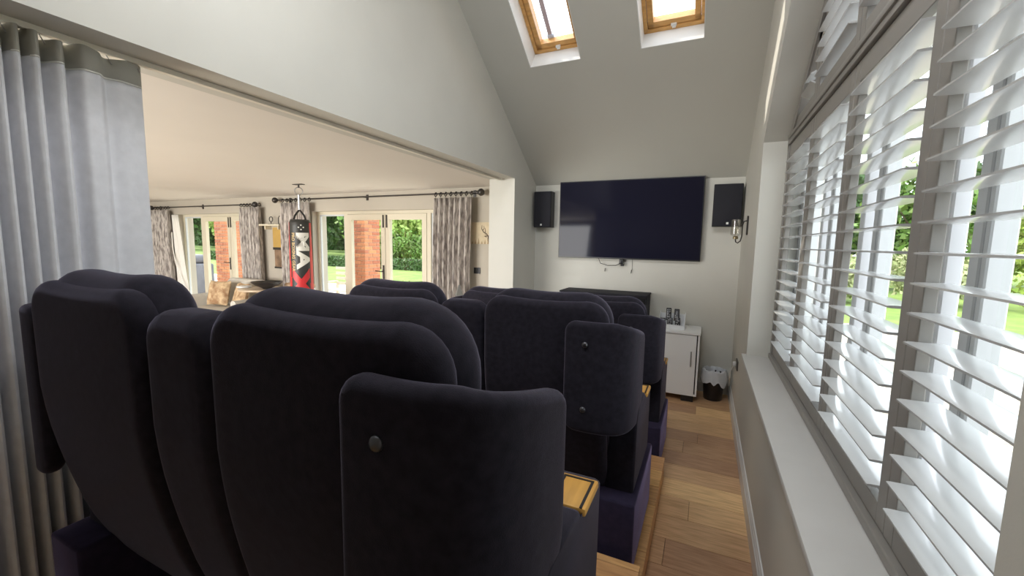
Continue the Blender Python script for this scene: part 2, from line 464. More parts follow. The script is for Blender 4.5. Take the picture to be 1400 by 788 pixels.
for ya, yb in ((WY1, 2.16), (WY0, 2.16)):
    bm = NB(); prism(bm, [(ya, ztop(WY1)-0.09), (ya, ztop(WY1)), (yb, ZAP), (yb, ZAP-0.09)], 'x', XG-0.04, XG+0.06); obj('raked_rail', bm, M_UPVC, wroot)
for ya, yb in ((3.54, 3.085), (2.85, 2.36), (2.125, 1.635), (1.40, 0.78)):
    bm = NB(); box(bm, XG+0.008, XG+0.014, yb, ya, WZ0+0.11, ZW-0.03); obj('pane', bm, M_GLASSD, wroot)

# ================================================================== SHUTTERS
XC = 0.5145         # centre plane of the shutters
PB = [3.61, 2.885, 2.16, 1.435, 0.71]
SP = 0.0759; S0 = 0.971; NS = 18
slat_cache = {}
def slat_mesh(L):
    k = round(L, 3)
    if k in slat_cache: return slat_cache[k]
    bm = NB(); n = 10
    ring = []
    for e in (-L/2, L/2):
        ring.append([bm.verts.new((0.0445*math.copysign(abs(math.cos(2*math.pi*(i+.5)/n))**0.55, math.cos(2*math.pi*(i+.5)/n)), e, 0.0042*math.copysign(abs(math.sin(2*math.pi*(i+.5)/n))**0.5, math.sin(2*math.pi*(i+.5)/n)))) for i in range(n)])
    for i in range(n): bm.faces.new((ring[0][i], ring[0][(i+1) % n], ring[1][(i+1) % n], ring[1][i]))
    bm.faces.new(ring[0][::-1]); bm.faces.new(ring[1])
    bmesh.ops.recalc_face_normals(bm, faces=bm.faces)
    me = bpy.data.meshes.new('slat'); bm.to_mesh(me); bm.free(); me.materials.append(M_SLAT)
    for p in me.polygons: p.use_smooth = True
    me.set_sharp_from_angle(angle=rad(50))
    slat_cache[k] = me
    return me
def slat(parent, y0, y1, z, tilt):
    o = link(bpy.data.objects.new('slat', slat_mesh(abs(y1-y0))))
    o.parent = parent
    o.location = Vector((XC, (y0+y1)/2, z)) - Vector(parent.location)
    o.rotation_euler = (0, rad(tilt), 0)
LOW = ['first lower shutter panel from the television wall', 'second lower shutter panel from the television wall',
       'third lower shutter panel from the television wall', 'fourth lower shutter panel from the television wall']
ST = 0.058
for i in range(4):
    ya, yb = PB[i]-0.002, PB[i+1]+0.002
    t = thing('window_shutter', (XC, (ya+yb)/2, 0.85), 'white louvred ' + LOW[i], 'shutter', 'lower shutter panels')
    for y0, y1 in ((ya-ST, ya), (yb, yb+ST)):
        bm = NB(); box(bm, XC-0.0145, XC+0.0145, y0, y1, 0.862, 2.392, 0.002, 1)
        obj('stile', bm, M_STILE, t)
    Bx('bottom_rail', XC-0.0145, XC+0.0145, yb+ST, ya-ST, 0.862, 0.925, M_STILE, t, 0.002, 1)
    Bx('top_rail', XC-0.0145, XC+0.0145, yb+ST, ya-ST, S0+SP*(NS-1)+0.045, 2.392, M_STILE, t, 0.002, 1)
    for k in range(NS): slat(t, yb+ST+0.003, ya-ST-0.003, S0+SP*k, random.uniform(-0.6, 0.6))
# frame around and between the tiers
fr = wroot
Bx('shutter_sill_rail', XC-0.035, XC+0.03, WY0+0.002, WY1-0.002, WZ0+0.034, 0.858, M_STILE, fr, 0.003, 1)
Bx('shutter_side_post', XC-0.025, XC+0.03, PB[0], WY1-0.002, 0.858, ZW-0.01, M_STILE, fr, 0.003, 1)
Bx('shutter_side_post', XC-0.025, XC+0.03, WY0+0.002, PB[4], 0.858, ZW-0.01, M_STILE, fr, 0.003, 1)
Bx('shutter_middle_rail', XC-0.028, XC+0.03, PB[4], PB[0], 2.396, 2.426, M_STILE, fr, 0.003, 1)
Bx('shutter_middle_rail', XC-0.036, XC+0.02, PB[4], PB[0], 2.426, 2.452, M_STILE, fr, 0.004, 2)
for s in (1, -1):
    ya = WY1-0.003 if s > 0 else WY0+0.003
    z0 = ZW
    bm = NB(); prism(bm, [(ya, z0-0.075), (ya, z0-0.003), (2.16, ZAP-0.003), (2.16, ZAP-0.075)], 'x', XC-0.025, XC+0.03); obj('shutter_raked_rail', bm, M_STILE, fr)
# upper raked tier
UPL = ['small wedge-shaped upper shutter panel by the television wall', 'tall raked upper shutter panel beside the television-side wedge one',
       'tall raked upper shutter panel on the descending side of the gable peak', 'small wedge-shaped upper shutter panel farthest from the television wall']
for i in range(4):
    ya, yb = PB[i]-0.002, PB[i+1]+0.002
    t = thing('raked_window_shutter', (XC, (ya+yb)/2, 2.455), 'white louvred ' + UPL[i], 'shutter', 'upper shutter panels')
    off = 0.085       # clear of the raked frame
    for y0, y1 in ((ya-ST, ya), (yb, yb+ST)):
        zt = [ztop(y)-off for y in (y0, y1)]
        if max(zt) < 2.48: continue
        bm = NB(); prism(bm, [(y0, 2.456), (y1, 2.456), (y1, max(zt[1], 2.458)), (y0, max(zt[0], 2.458))], 'x', XC-0.0145, XC+0.0145)
        obj('stile', bm, M_STILE, t)
    Bx('bottom_rail', XC-0.0145, XC+0.0145, yb+ST, ya-ST, 2.456, 2.535, M_STILE, t, 0.002, 1)
    bm = NB(); za, zb = ztop(ya)-off, ztop(yb)-off      # raked top rail
    prism(bm, [(ya, max(za-0.06, 2.457)), (ya, max(za, 2.459)), (yb, max(zb, 2.459)), (yb, max(zb-0.06, 2.457))] if not (ya > 2.16 > yb) else
          [(ya, za-0.06), (ya, za), (2.16, ZAP-off), (yb, zb), (yb, zb-0.06), (2.16, ZAP-off-0.06)], 'x', XC-0.0145, XC+0.0145)
    obj('top_rail', bm, M_STILE, t)
    z = 2.585; k = 0
    while z < max(za, zb) - 0.06:
        # where the raked rail cuts this slat short
        lo, hi = yb+ST+0.003, ya-ST-0.003
        yr = WY1 - (z + off + 0.065 - ZW)/PT
        yl = WY0 + (z + off + 0.065 - ZW)/PT
        hi = min(hi, yr); lo = max(lo, yl)
        tilt = random.uniform(-1, 1)
        if i == 0: tilt = (28, -22, 10)[k % 3]
        if hi - lo > 0.07: slat(t, lo, hi, z, tilt)
        z += SP; k += 1

# ================================================================== CINEMA SEATS
PROF = [(0.0, 0.37), (0.1, 0.28), (0.2, 0.205), (0.3, 0.15), (0.41, 0.102), (0.5, 0.075), (0.61, 0.048), (0.7, 0.03), (0.79, 0.015), (0.9, 0.003), (1.3, 0.0)]
def bend(p, dz=0.018, w=0.30):
    # backs bow forward towards the seat, their top edge dips a little in the middle
    y = p.y + lerp(PROF, p.z)
    z = p.z
    if p.z > 1.0: z -= dz*(1 - min(1, abs(p.x)/w)**2)*(p.z-1.0)/0.25
    return (p.x, y, z)
ZCUT = frange(0.08, 1.2, 16)
def curve_map(pts):
    # arclength parametrised polyline in plan
    P = [Vector((a, b)) for a, b in pts]
    S = [0]
    for a, b in zip(P, P[1:]): S.append(S[-1] + (b-a).length)
    def f(p):
        s = max(0, min(S[-1], p.x))
        for i in range(len(P)-1):
            if s <= S[i+1] + 1e-9:
                t = (s-S[i])/(S[i+1]-S[i]); c = P[i].lerp(P[i+1], t)
                def nrm(j):
                    d = (P[min(j+1, len(P)-1)] - P[max(j-1, 0)]).normalized(); return Vector((-d.y, d.x))
                n = nrm(i).lerp(nrm(i+1), t).normalized()
                return (c.x + n.x*p.y, c.y + n.y*p.y, p.z)
    return f, S[-1]
def stud(name, x, y, z, parent, r=0.0135):
    bm = NB(); bmesh.ops.create_uvsphere(bm, u_segments=14, v_segments=8, radius=r)
    for v in bm.verts: v.co = Vector((x + v.co.x, y + v.co.y*0.7, z + v.co.z))
    obj(name, bm, M_STUD, parent, True)
def smooth_pts(pts, it=2):
    for _ in range(it):
        q = [pts[0]]
        for a, b in zip(pts, pts[1:]):
            q += [(a[0]*.75+b[0]*.25, a[1]*.75+b[1]*.25), (a[0]*.25+b[0]*.75, a[1]*.25+b[1]*.75)]
        q.append(pts[-1]); pts = q
    return pts
def arm(parent, x0, x1, tray_x, tag_='arm'):
    out = [(0.13, 0.352), (0.64, 0.352), (0.64, 0.70), (0.62, 0.715), (0.43, 0.715), (0.42, 0.74), (0.39, 0.757), (0.20, 0.762), (0.16, 0.74), (0.14, 0.70)]
    bm = NB(); prism(bm, out, 'x', x0, x1)
    es = [e for e in bm.edges if abs(e.verts[0].co.x-e.verts[1].co.x) < 1e-6]
    bmesh.ops.bevel(bm, geom=es, offset=0.014, segments=3, profile=0.5, affect='EDGES')
    obj('arm', bm, M_VEL, parent, True)
    a, b = tray_x
    tr = Bx('tray', a, b, 0.432, 0.575, 0.7155, 0.738, M_TRAY, parent, 0.006, 2)
    bm = NB(); w = 0.007
    for (xa, xb, ya, yb) in ((a+0.010, a+0.010+w, 0.433, 0.563), (b-0.010-w, b-0.010, 0.433, 0.563), (a+0.010, b-0.010, 0.556, 0.563)):
        box(bm, xa, xb, ya, yb, 0.7375, 0.7395)
    obj('tray_groove', bm, M_BLACK, tr)
def seat_common(root):
    obj('back_shell', panel(dims_(-0.310, 0.306, 0.03, 1.262, 0.11, 0.04, 8), 0.0, 0.08, 0.036, 5, frange(-0.25, 0.25, 6), ZCUT, bend), M_VEL, root, True)
    obj('back_cushion', panel(dims_(-0.314, 0.310, 0.42, 1.303, 0.16, 0.08, 9), 0.030, 0.18, 0.068, 6, frange(-0.24, 0.24, 6), ZCUT, lambda p: bend(p, 0.022)), M_VEL, root, True)
    Bx('seat_cushion', -0.275, 0.275, 0.30, 0.83, 0.30, 0.47, M_VEL, root, 0.045, 4)
    Bx('seat_frame', -0.235, 0.235, 0.42, 0.76, 0.03, 0.298, M_VELB, root, 0.01, 2)
    Bx('footrest', -0.27, 0.27, 0.84, 0.90, 0.10, 0.45, M_VEL, root, 0.02, 3)
def make_right():
    r = link(bpy.data.objects.new('cinema_seat', None)); r.empty_display_size = 0.1
    seat_common(r)
    Bx('base', 0.245, 0.452, 0.035, 0.70, 0.001, 0.35, M_VELB, r, 0.012, 3)
    Bx('base', -0.588, -0.300, 0.035, 0.70, 0.001, 0.35, M_VELB, r, 0.012, 3)
    arm(r, 0.292, 0.432, (0.335, 0.440))
    arm(r, -0.565, -0.335, (-0.50, -0.40))
    # panel filling the gap between the two seats
    obj('centre_panel', panel(dims_(-0.590, -0.316, 0.06, 1.212, 0.08, 0.04), 0.006, 0.13, 0.045, 5, frange(-0.51, -0.34, 3), ZCUT,
        lambda p: (p.x, p.y + lerp(PROF, p.z), p.z)), M_VEL, r, True)
    # curved end wing
    pts = smooth_pts([(0.125, -0.012), (0.22, -0.020), (0.30, -0.016), (0.375, 0.015), (0.40, 0.10), (0.405, 0.20), (0.405, 0.29)])
    f0, L = curve_map(pts)
    f = lambda p: (lambda q: (q[0], q[1], q[2] - 0.075*max(0, p.x-0.22)/0.28*max(0, q[2]-0.7)/0.48))(f0(p))
    wg = obj('wing', panel(dims_(0.0, L, 0.675, 1.172, 0.05, 0.06, 6, rbr=0.14), -0.026, 0.026, 0.022, 4, frange(0.03, L-0.02, 22), frange(0.72, 1.14, 4), f), M_VEL, r, True)
    stud('stud', 0.222, -0.046, 1.075, wg); stud('stud', 0.222, -0.046, 0.785, wg)
    return r
def make_left():
    r = link(bpy.data.objects.new('cinema_seat', None)); r.empty_display_size = 0.1
    seat_common(r)
    Bx('base', -0.452, -0.245, 0.035, 0.70, 0.001, 0.35, M_VELB, r, 0.012, 3)
    arm(r, -0.432, -0.292, (-0.440, -0.335))
    pts = smooth_pts([(-0.455, 0.34), (-0.455, 0.20), (-0.450, 0.09), (-0.42, 0.035), (-0.36, 0.028), (-0.305, 0.035)])
    f, L = curve_map(pts)
    obj('wing', panel(dims_(0.0, L, 0.60, 1.165, 0.05, 0.09, 6, rbr=0.06), -0.026, 0.026, 0.022, 4, frange(0.02, L-0.02, 18), frange(0.72, 1.14, 4), f), M_VEL, r, True)
    return r
pr, pl = make_right(), make_left()
ROWS = [(0.52, Z2, 'back'), (1.77, Z1, 'middle'), (3.02, 0.0, 'front')]
for i, (y, z, nm) in enumerate(ROWS):
    for proto, x, where in ((pr, -0.67, 'on the aisle side by the window'), (pl, -1.577, 'on the living room side')):
        o = proto if i == 0 else copy_tree(proto)
        o.location = (x, y, z + 0.0005)
        tag(o, 'dark velvet winged cinema seat of the %s row, %s' % (nm, where), 'cinema seat', 'cinema seats in three stepped rows')


# ================================================================== CINEMA WALL AND CORNER
# --- television
tv = thing('television', (-0.885, YT-0.02, 1.48), 'large black flat television mounted on the pale wall between two speakers', 'television')
TX0, TX1, TZ0, TZ1, TY = -1.712, -0.056, 1.487, 2.425, 5.085
Bx('back_housing', TX0+0.25, TX1-0.25, TY+0.022, YT-0.012, TZ0+0.10, TZ1-0.25, M_BLACK, tv, 0.01, 2)
Bx('bezel', TX0, TX1, TY, TY+0.022, TZ0, TZ1, M_BLACK, tv, 0.003, 1)
Bx('screen', TX0+0.010, TX1-0.010, TY-0.0015, TY+0.002, TZ0+0.016, TZ1-0.010, M_SCREEN, tv)
Bx('wall_bracket', -1.1, -0.66, YT-0.012, YT-0.001, 1.72, 2.12, M_BLACK, tv)
bm = NB(); tube(bm, [(-1.20, 5.10, 1.50), (-1.17, 5.10, 1.43), (-1.08, 5.10, 1.405), (-0.98, 5.10, 1.41), (-0.925, 5.10, 1.44), (-0.90, 5.105, 1.49)], 0.004, 6)
obj('cable', bm, M_BLACK, tv, True)
bm = NB(); box(bm, -0.945, -0.895, 5.085, 5.12, 1.425, 1.485, 0.006, 2); box(bm, -0.925, -0.885, 5.09, 5.11, 1.405, 1.43, 0.004, 1); obj('connector', bm, M_BLACK, tv, True)
for x, z in ((-1.115, 1.355), (-0.80, 1.345)):
    bm = NB(); tube(bm, [(x, YT-0.001, z+0.012), (x, YT-0.02, z+0.012), (x, YT-0.03, z-0.012), (x-0.004, YT-0.018, z-0.022)], 0.0045, 6)
    h = obj('wall_hook', bm, M_IRON, None, True)
    tag(h, 'tiny dark hook on the wall under the looped cable' if x < -1 else 'tiny dark hook on the wall at the end of the thin wire', 'hook', 'hooks below the television')
bm = NB(); tube(bm, [(-0.795, YT-0.003, 1.36), (-0.797, YT-0.003, 1.49)], 0.0018, 5); o = obj('hanging_wire', bm, M_IRON); tag(o, 'thin dark wire hanging straight below the television', 'wire')
# --- speakers
def speaker(x0, x1, z0, z1, y0, badge_x, label):
    t = thing('wall_speaker', ((x0+x1)/2, YT, z0), label, 'speaker', 'wall speakers either side of the television')
    Bx('cabinet', x0, x1, y0+0.02, YT-0.001, z0, z1, M_BLACK, t, 0.004, 1)
    Bx('grille', x0+0.004, x1-0.004, y0, y0+0.019, z0+0.004, z1-0.004, M_DARK, t, 0.006, 2)
    Bx('badge', badge_x-0.011, badge_x+0.011, y0-0.003, y0-0.0002, z0+0.022, z0+0.044, mat('badge_silver', (0.85, 0.85, 0.83), 0.4), t)
speaker(-2.03, -1.80, 1.862, 2.312, 5.00, -1.925, 'black wall speaker between the television and the white pier')
speaker(0.037, 0.312, 1.872, 2.318, 4.985, 0.183, 'black wall speaker in the corner by the window wall')
# --- wall lamp on the gable wall
lp = thing('wall_lamp', (XW, 4.42, 1.86), 'dark bracket wall lamp with a clear glass cylinder, on the window wall', 'wall lamp')
bm = NB(); prism(bm, rounded(4.385, 4.455, 1.77, 1.945, 0.03, 0.03, 5), 'x', XW-0.012, XW-0.0005); obj('wall_plate', bm, M_IRON, lp, True)
gx, gy = 0.238, 4.40
bm = NB(); tube(bm, [(XW-0.012, 4.42, 1.90), (XW-0.035, 4.42, 1.895), (XW-0.046, 4.418, 1.86), (XW-0.046, 4.415, 1.76), (XW-0.055, 4.41, 1.715), (gx+0.02, 4.402, 1.695), (gx+0.004, gy, 1.705), (gx, gy, 1.735)], 0.0055, 8); obj('arm', bm, M_IRON, lp, True)
bm = NB(); lathe(bm, [(0.012, 0), (0.022, 0.003), (0.022, 0.022), (0.014, 0.03)], (gx, gy, 1.73)); obj('lamp_holder', bm, mat('brass_dark', (0.28, 0.23, 0.14), 0.35, metal=0.8), lp, True)
bm = NB(); lathe(bm, [(0.022, 0.012), (0.043, 0.02), (0.045, 0.03), (0.045, 0.165), (0.042, 0.165), (0.042, 0.032), (0.022, 0.016)], (gx, gy, 1.745), 28, False)
obj('glass_shade', bm, glass('lamp_glass', (0.96, 0.96, 0.95), 0.10, 0.02), lp, True)
bm = NB(); lathe(bm, [(0.008, 0.0), (0.010, 0.02), (0.019, 0.06), (0.021, 0.08), (0.014, 0.105), (0.004, 0.112)], (gx, gy, 1.775), 16); obj('bulb', bm, glass('bulb_glass', (0.97, 0.95, 0.88), 0.08, 0.02), lp, True)
# --- socket, plug and cable
so = thing('wall_socket', (XW, 4.37, 0.52), 'dark wall socket with a white plug, near the waste bin', 'socket')
Bx('face_plate', XW-0.012, XW-0.0005, 4.30, 4.45, 0.51, 0.60, mat('socket_dark', (0.08, 0.075, 0.07), 0.4), so, 0.003, 1)
Bx('plug', XW-0.042, XW-0.0125, 4.38, 4.42, 0.530, 0.575, M_WHITE, so, 0.008, 2)
bm = NB(); tube(bm, [(XW-0.03, 4.40, 0.535), (XW-0.055, 4.43, 0.47), (XW-0.05, 4.52, 0.36), (XW-0.035, 4.7, 0.25), (XW-0.025, 4.85, 0.20), (XW-0.03, 5.08, 0.17)], 0.005, 6); obj('cable', bm, M_WHITE, so, True)
# --- white cabinet
cb = thing('white_cabinet', (-0.31, 4.92, 0), 'white cabinet with a slim steel handle beside the waste bin', 'cabinet')
CX0, CX1, CY0, CY1, CZ0, CZ1 = -0.545, -0.002, 4.68, 5.125, 0.075, 0.755
M_CAB = mat('cabinet_white', (0.84, 0.84, 0.84), 0.4)
Bx('side_panel', CX1-0.018, CX1, CY0, CY1, CZ0, CZ1-0.022, M_CAB, cb); Bx('side_panel', CX0, CX0+0.018, CY0, CY1, CZ0, CZ1-0.022, M_CAB, cb)
Bx('top', CX0-0.006, CX1+0.006, CY0-0.012, CY1, CZ1-0.021, CZ1, M_CAB, cb, 0.002, 1)
Bx('bottom', CX0+0.019, CX1-0.019, CY0, CY1, CZ0, CZ0+0.018, M_CAB, cb); Bx('back', CX0+0.019, CX1-0.019, CY1-0.01, CY1, CZ0+0.019, CZ1-0.022, M_CAB, cb)
d = Bx('door', CX0+0.02, CX1-0.030, CY0+0.001, CY0+0.019, CZ0+0.019, CZ1-0.026, M_CAB, cb, 0.001, 1)
Bx('door_gap', CX1-0.0295, CX1-0.0185, CY0+0.012, CY0+0.03, CZ0+0.019, CZ1-0.026, M_BLACK, cb)
bm = NB(); tube(bm, [(CX1-0.075, CY0-0.024, 0.40), (CX1-0.075, CY0-0.024, 0.56)], 0.006, 8); tube(bm, [(CX1-0.075, CY0+0.002, 0.42), (CX1-0.075, CY0-0.024, 0.42)], 0.005, 6); tube(bm, [(CX1-0.075, CY0+0.002, 0.54), (CX1-0.075, CY0-0.024, 0.54)], 0.005, 6)
obj('handle', bm, M_STEEL, d, True)
for x in (CX0+0.07, CX1-0.09):
    for y in (CY0+0.03, CY1-0.09): Bx('foot', x-0.06, x+0.06, y, y+0.06, 0.001, CZ0, M_BLACK, cb)
# remote rack with remotes
rk = thing('remote_rack', (-0.285, 4.86, CZ1), 'clear acrylic stand holding remote controls on the white cabinet', 'rack')
M_ACR = mat('acrylic_white', (0.78, 0.80, 0.82), 0.2)
bm = NB(); prism(bm, [(4.78, CZ1+0.001), (4.96, CZ1+0.001), (4.96, CZ1+0.15), (4.952, CZ1+0.15), (4.948, CZ1+0.012), (4.87, CZ1+0.012), (4.865, CZ1+0.08), (4.859, CZ1+0.08), (4.855, CZ1+0.012), (4.795, CZ1+0.012), (4.785, CZ1+0.05), (4.778, CZ1+0.05)], 'x', -0.42, -0.165); obj('tray', bm, M_ACR, rk)
for x in (-0.4255, -0.165):
    bm = NB(); prism(bm, [(4.77, CZ1+0.001), (4.97, CZ1+0.001), (4.97, CZ1+0.17), (4.93, CZ1+0.17), (4.77, CZ1+0.07)], 'x', x, x+0.005); obj('end_plate', bm, M_ACR, rk)
M_BTN = mat('remote_buttons', (0.62, 0.62, 0.64), 0.5)
def remote(x, y, z, L, lean, yaw, label):
    t = thing('remote_control', (x, y, z), label, 'remote control', 'remote controls in the stand')
    bm = NB(); box(bm, -0.027, 0.027, -0.009, 0.009, 0, L, 0.006, 2); b = obj('body', bm, M_BLACK, None, True); b.parent = t
    bm = NB()
    for r_ in range(int(L/0.022)):
        for c in (-0.012, 0, 0.012):
            if random.random() < 0.6: box(bm, c-0.004, c+0.004, -0.0112, -0.0088, 0.014+r_*0.02, 0.022+r_*0.02)
    b = obj('buttons', bm, M_BTN, None); b.parent = t
    t.rotation_euler = (rad(-lean), 0, rad(yaw))
remote(-0.335, 4.885, CZ1+0.018, 0.20, 18, 4, 'tall black remote control upright in the stand, nearer the seats')
remote(-0.255, 4.885, CZ1+0.018, 0.195, 18, -2, 'tall black remote control upright in the stand, nearer the bin')
remote(-0.385, 4.805, CZ1+0.014, 0.10, 12, 6, 'short black remote control in front of the tall ones, first in the row')
remote(-0.315, 4.805, CZ1+0.014, 0.105, 12, -4, 'short black remote control in front of the tall ones, middle of the row')
remote(-0.235, 4.805, CZ1+0.014, 0.115, 12, 3, 'short black remote control in the low slot, tilted towards the bin')
# dark cabinet behind the front row
mc = thing('media_cabinet', (-1.06, 4.85, 0), 'tall dark media cabinet against the wall behind the front seats', 'cabinet')
Bx('body', -1.56, -0.565, 4.76, 5.12, 0.04, 1.085, M_DARK, mc, 0.004, 1); Bx('top', -1.57, -0.558, 4.745, 5.125, 1.0855, 1.105, M_DARK, mc, 0.003, 1); Bx('plinth', -1.53, -0.60, 4.80, 5.10, 0.001, 0.039, M_BLACK, mc)
for x in (-1.555, -1.06): Bx('door', x+0.003, x+0.487, 4.745, 4.759, 0.06, 1.075, M_BLACK, mc, 0.002, 1)
# waste bin with liner
bn = thing('waste_bin', (0.16, 4.93, 0), 'small black waste bin lined with a white bag, in the corner', 'bin')
bm = NB(); lathe(bm, [(0.088, 0.001), (0.092, 0.006), (0.112, 0.29), (0.116, 0.295), (0.112, 0.30), (0.106, 0.295), (0.086, 0.012)], (0.16, 4.93, 0), 32); obj('bin_body', bm, M_BLACK, bn, True)
bm = NB(); n = 60; rings = []
for j, (r, z) in enumerate([(0.090, 0.10), (0.100, 0.24), (0.106, 0.31), (0.114, 0.335), (0.124, 0.325), (0.128, 0.29), (0.132, 0.24), (0.134, 0.20)]):
    ring = []
    for k in range(n):
        a = 2*math.pi*k/n
        w = mnoise.noise(Vector((math.cos(a)*4, math.sin(a)*4, z*14))) * (0.016 if j > 1 else 0.004)
        zz = z + (mnoise.noise(Vector((math.cos(a)*2.2+5, math.sin(a)*2.2, 0))) * 0.085 if j > 4 else (mnoise.noise(Vector((math.cos(a)*3, math.sin(a)*3, 2)))*0.02 if j > 1 else 0))
        rr = r + w if j < 4 else max(r + w, 0.123)
        ring.append(bm.verts.new((0.16 + rr*math.cos(a), 4.93 + rr*math.sin(a), zz)))
    rings.append(ring)
for j in range(len(rings)-1):
    for k in range(n): bm.faces.new((rings[j][k], rings[j][(k+1) % n], rings[j+1][(k+1) % n], rings[j+1][k]))
bg_ = mat('bag_film', (0.80, 0.82, 0.86), 0.3, trans=0.25)
obj('bin_liner', bm, bg_, bn, True)

# ================================================================== GREY OPENING CURTAIN
tk = thing('curtain_track', (-2.23, 1.9, ZE), 'long cream curtain track fixed under the wide opening', 'curtain track')
bm = NB(); prism(bm, [(-2.245, ZE-0.022), (-2.215, ZE-0.022), (-2.215, ZE-0.001), (-2.245, ZE-0.001)], 'y', -0.55, 4.44); obj('rail', bm, mat('track_cream', (0.78, 0.74, 0.64), 0.4), tk)
XK = -2.235
def curtain_path(knots):
    """smooth wave through (y, offset) knots"""
    out = []
    for (a, oa), (b, ob) in zip(knots, knots[1:]):
        for k in range(10):
            t = k/10; s = (1-math.cos(math.pi*t))/2
            out.append((a + (b-a)*t, oa + (ob-oa)*s))
    out.append(knots[-1]); return out
kn = []; y = 0.628; s = -1
while y > -0.5:
    kn.insert(0, (y, 0.033*s)); s = -s; y -= random.uniform(0.020, 0.026)
kn += [(0.650, 0.034), (0.672, -0.034), (0.696, 0.036), (0.724, -0.036), (0.757, 0.038), (0.790, -0.03), (0.825, 0.034), (0.862, 0.03), (0.895, -0.004), (0.945, 0.012), (1.010, 0.002), (1.022, -0.022)]
path = curtain_path(kn)
cu = thing('drape_curtain', (XK, 0.2, 0.012), 'long grey pleated curtain drawn aside beside the back row', 'curtain')
def sheet(path, zs, fn, name, m, parent, thick=0.005):
    bm = NB(); rows = []
    for z in zs: rows.append([bm.verts.new(fn(p, z)) for p in path])
    for i in range(len(rows)-1):
        for j in range(len(path)-1): bm.faces.new((rows[i][j], rows[i][j+1], rows[i+1][j+1], rows[i+1][j]))
    o = obj(name, bm, m, parent, True)
    md = o.modifiers.new('thickness', 'SOLIDIFY'); md.thickness = thick
    return o
ZCT = ZE - 0.028
def gfn(p, z):
    f = 1.0 + 0.5*max(0, (1.6-z))/1.6*0.5
    sag = 0.012*math.sin(p[0]*40) if z > ZCT-0.01 else 0
    y = p[0] - 0.02*max(0, (ZCT-z))/2.0*0.4
    return (XK + p[1]*f, y, z + sag*0.6)
sheet(path, [ZCT, ZCT-0.04, ZCT-0.085], gfn, 'header_band', M_GBAND, cu)
sheet(path, [ZCT-0.085]+frange(ZCT-0.12, 0.012, 16), gfn, 'cloth', M_GCURT, cu)
sheet(path, [ZCT-0.082, ZCT-0.088], lambda p, z: (gfn(p, z)[0]+0.004, gfn(p, z)[1], z), 'stitch_line', M_STITCH, cu, 0.004)
for y in frange(-0.5, 1.0, 16):
    bm = NB(); tube(bm, [(XK, y, ZE-0.022), (XK+0.006, y+0.004, ZE-0.035), (XK+0.012, y+0.010, ZE-0.055)], 0.0022, 5); obj('hook', bm, M_STEEL, cu)

# ================================================================== LIVING ROOM
# --- glazed garden doors
def garden_door(n, x0, x1, posts, leaves, lights, label):
    r = struct_root('door_%d' % n, ((x0+x1)/2, YT+0.15, 0), label)
    ya, yb = YT+0.10, YT+0.17
    f = 0.05
    Bx('frame_post', x0, x0+f, ya, yb, 0, ZD, M_CREAM, r); Bx('frame_post', x1-f, x1, ya, yb, 0, ZD, M_CREAM, r)
    Bx('frame_head', x0+f, x1-f, ya, yb, ZD-f, ZD, M_CREAM, r)
    Bx('threshold', x0+f, x1-f, ya, yb, 0.0, 0.05, M_CREAM, r)
    for p in posts: Bx('frame_post', p-0.035, p+0.035, ya-0.005, yb, 0.05, ZD-f, M_CREAM, r)
    for a, b in lights:
        Bx('pane', a, b, YT+0.13, YT+0.136, 0.05, ZD-f, M_GLASSD, r)
        bm = NB(); 
        for c, d, e, g in ((a, a+0.02, 0.05, ZD-f), (b-0.02, b, 0.05, ZD-f), (a+0.02, b-0.02, 0.05, 0.12), (a+0.02, b-0.02, ZD-f-0.025, ZD-f)): box(bm, c, d, YT+0.115, YT+0.15, e, g)
        obj('bead', bm, M_UPVC, r)
    for i, (a, b) in enumerate(leaves):
        w = 0.085
        bm = NB()
        for c, d, e, g in ((a, a+w, 0.055, ZD-f-0.005), (b-w, b, 0.055, ZD-f-0.005), (a+w, b-w, 0.055, 0.26), (a+w, b-w, ZD-f-0.095, ZD-f-0.005)): box(bm, c, d, ya-0.012, yb-0.02, e, g)
        lf = obj('door_leaf', bm, M_CREAM, r)
        Bx('pane', a+w, b-w, YT+0.125, YT+0.131, 0.26, ZD-f-0.095, M_GLASSD, lf)
        if i == 0:
            bm = NB(); hx = b-0.035
            box(bm, hx-0.018, hx+0.018, ya-0.022, ya-0.0125, 1.02, 1.26, 0.004, 1); tube(bm, [(hx, ya-0.02, 1.16), (hx, ya-0.06, 1.16), (hx-0.02, ya-0.065, 1.16), (hx-0.13, ya-0.062, 1.165)], 0.009, 8)
            obj('handle', bm, M_IRON, lf, True)
        bx_ = b-0.03 if i == 0 else a+0.03
        Bx('bolt', bx_-0.012, bx_+0.012, ya-0.026, ya-0.0125, ZD-f-0.22, ZD-f-0.02, M_IRON, lf, 0.003, 1)
garden_door(1, D1[0], D1[1], [-9.60], [(-9.56, -8.665), (-8.655, -7.775)], [(-10.25, -9.64)], 'cream glazed garden doors behind the cream sofa')
garden_door(2, D2[0], D2[1], [-5.535, -3.835], [(-5.495, -4.685), (-4.675, -3.875)], [(-6.17, -5.575), (-3.795, -3.20)], 'cream glazed garden doors between the punch bag and the pier')
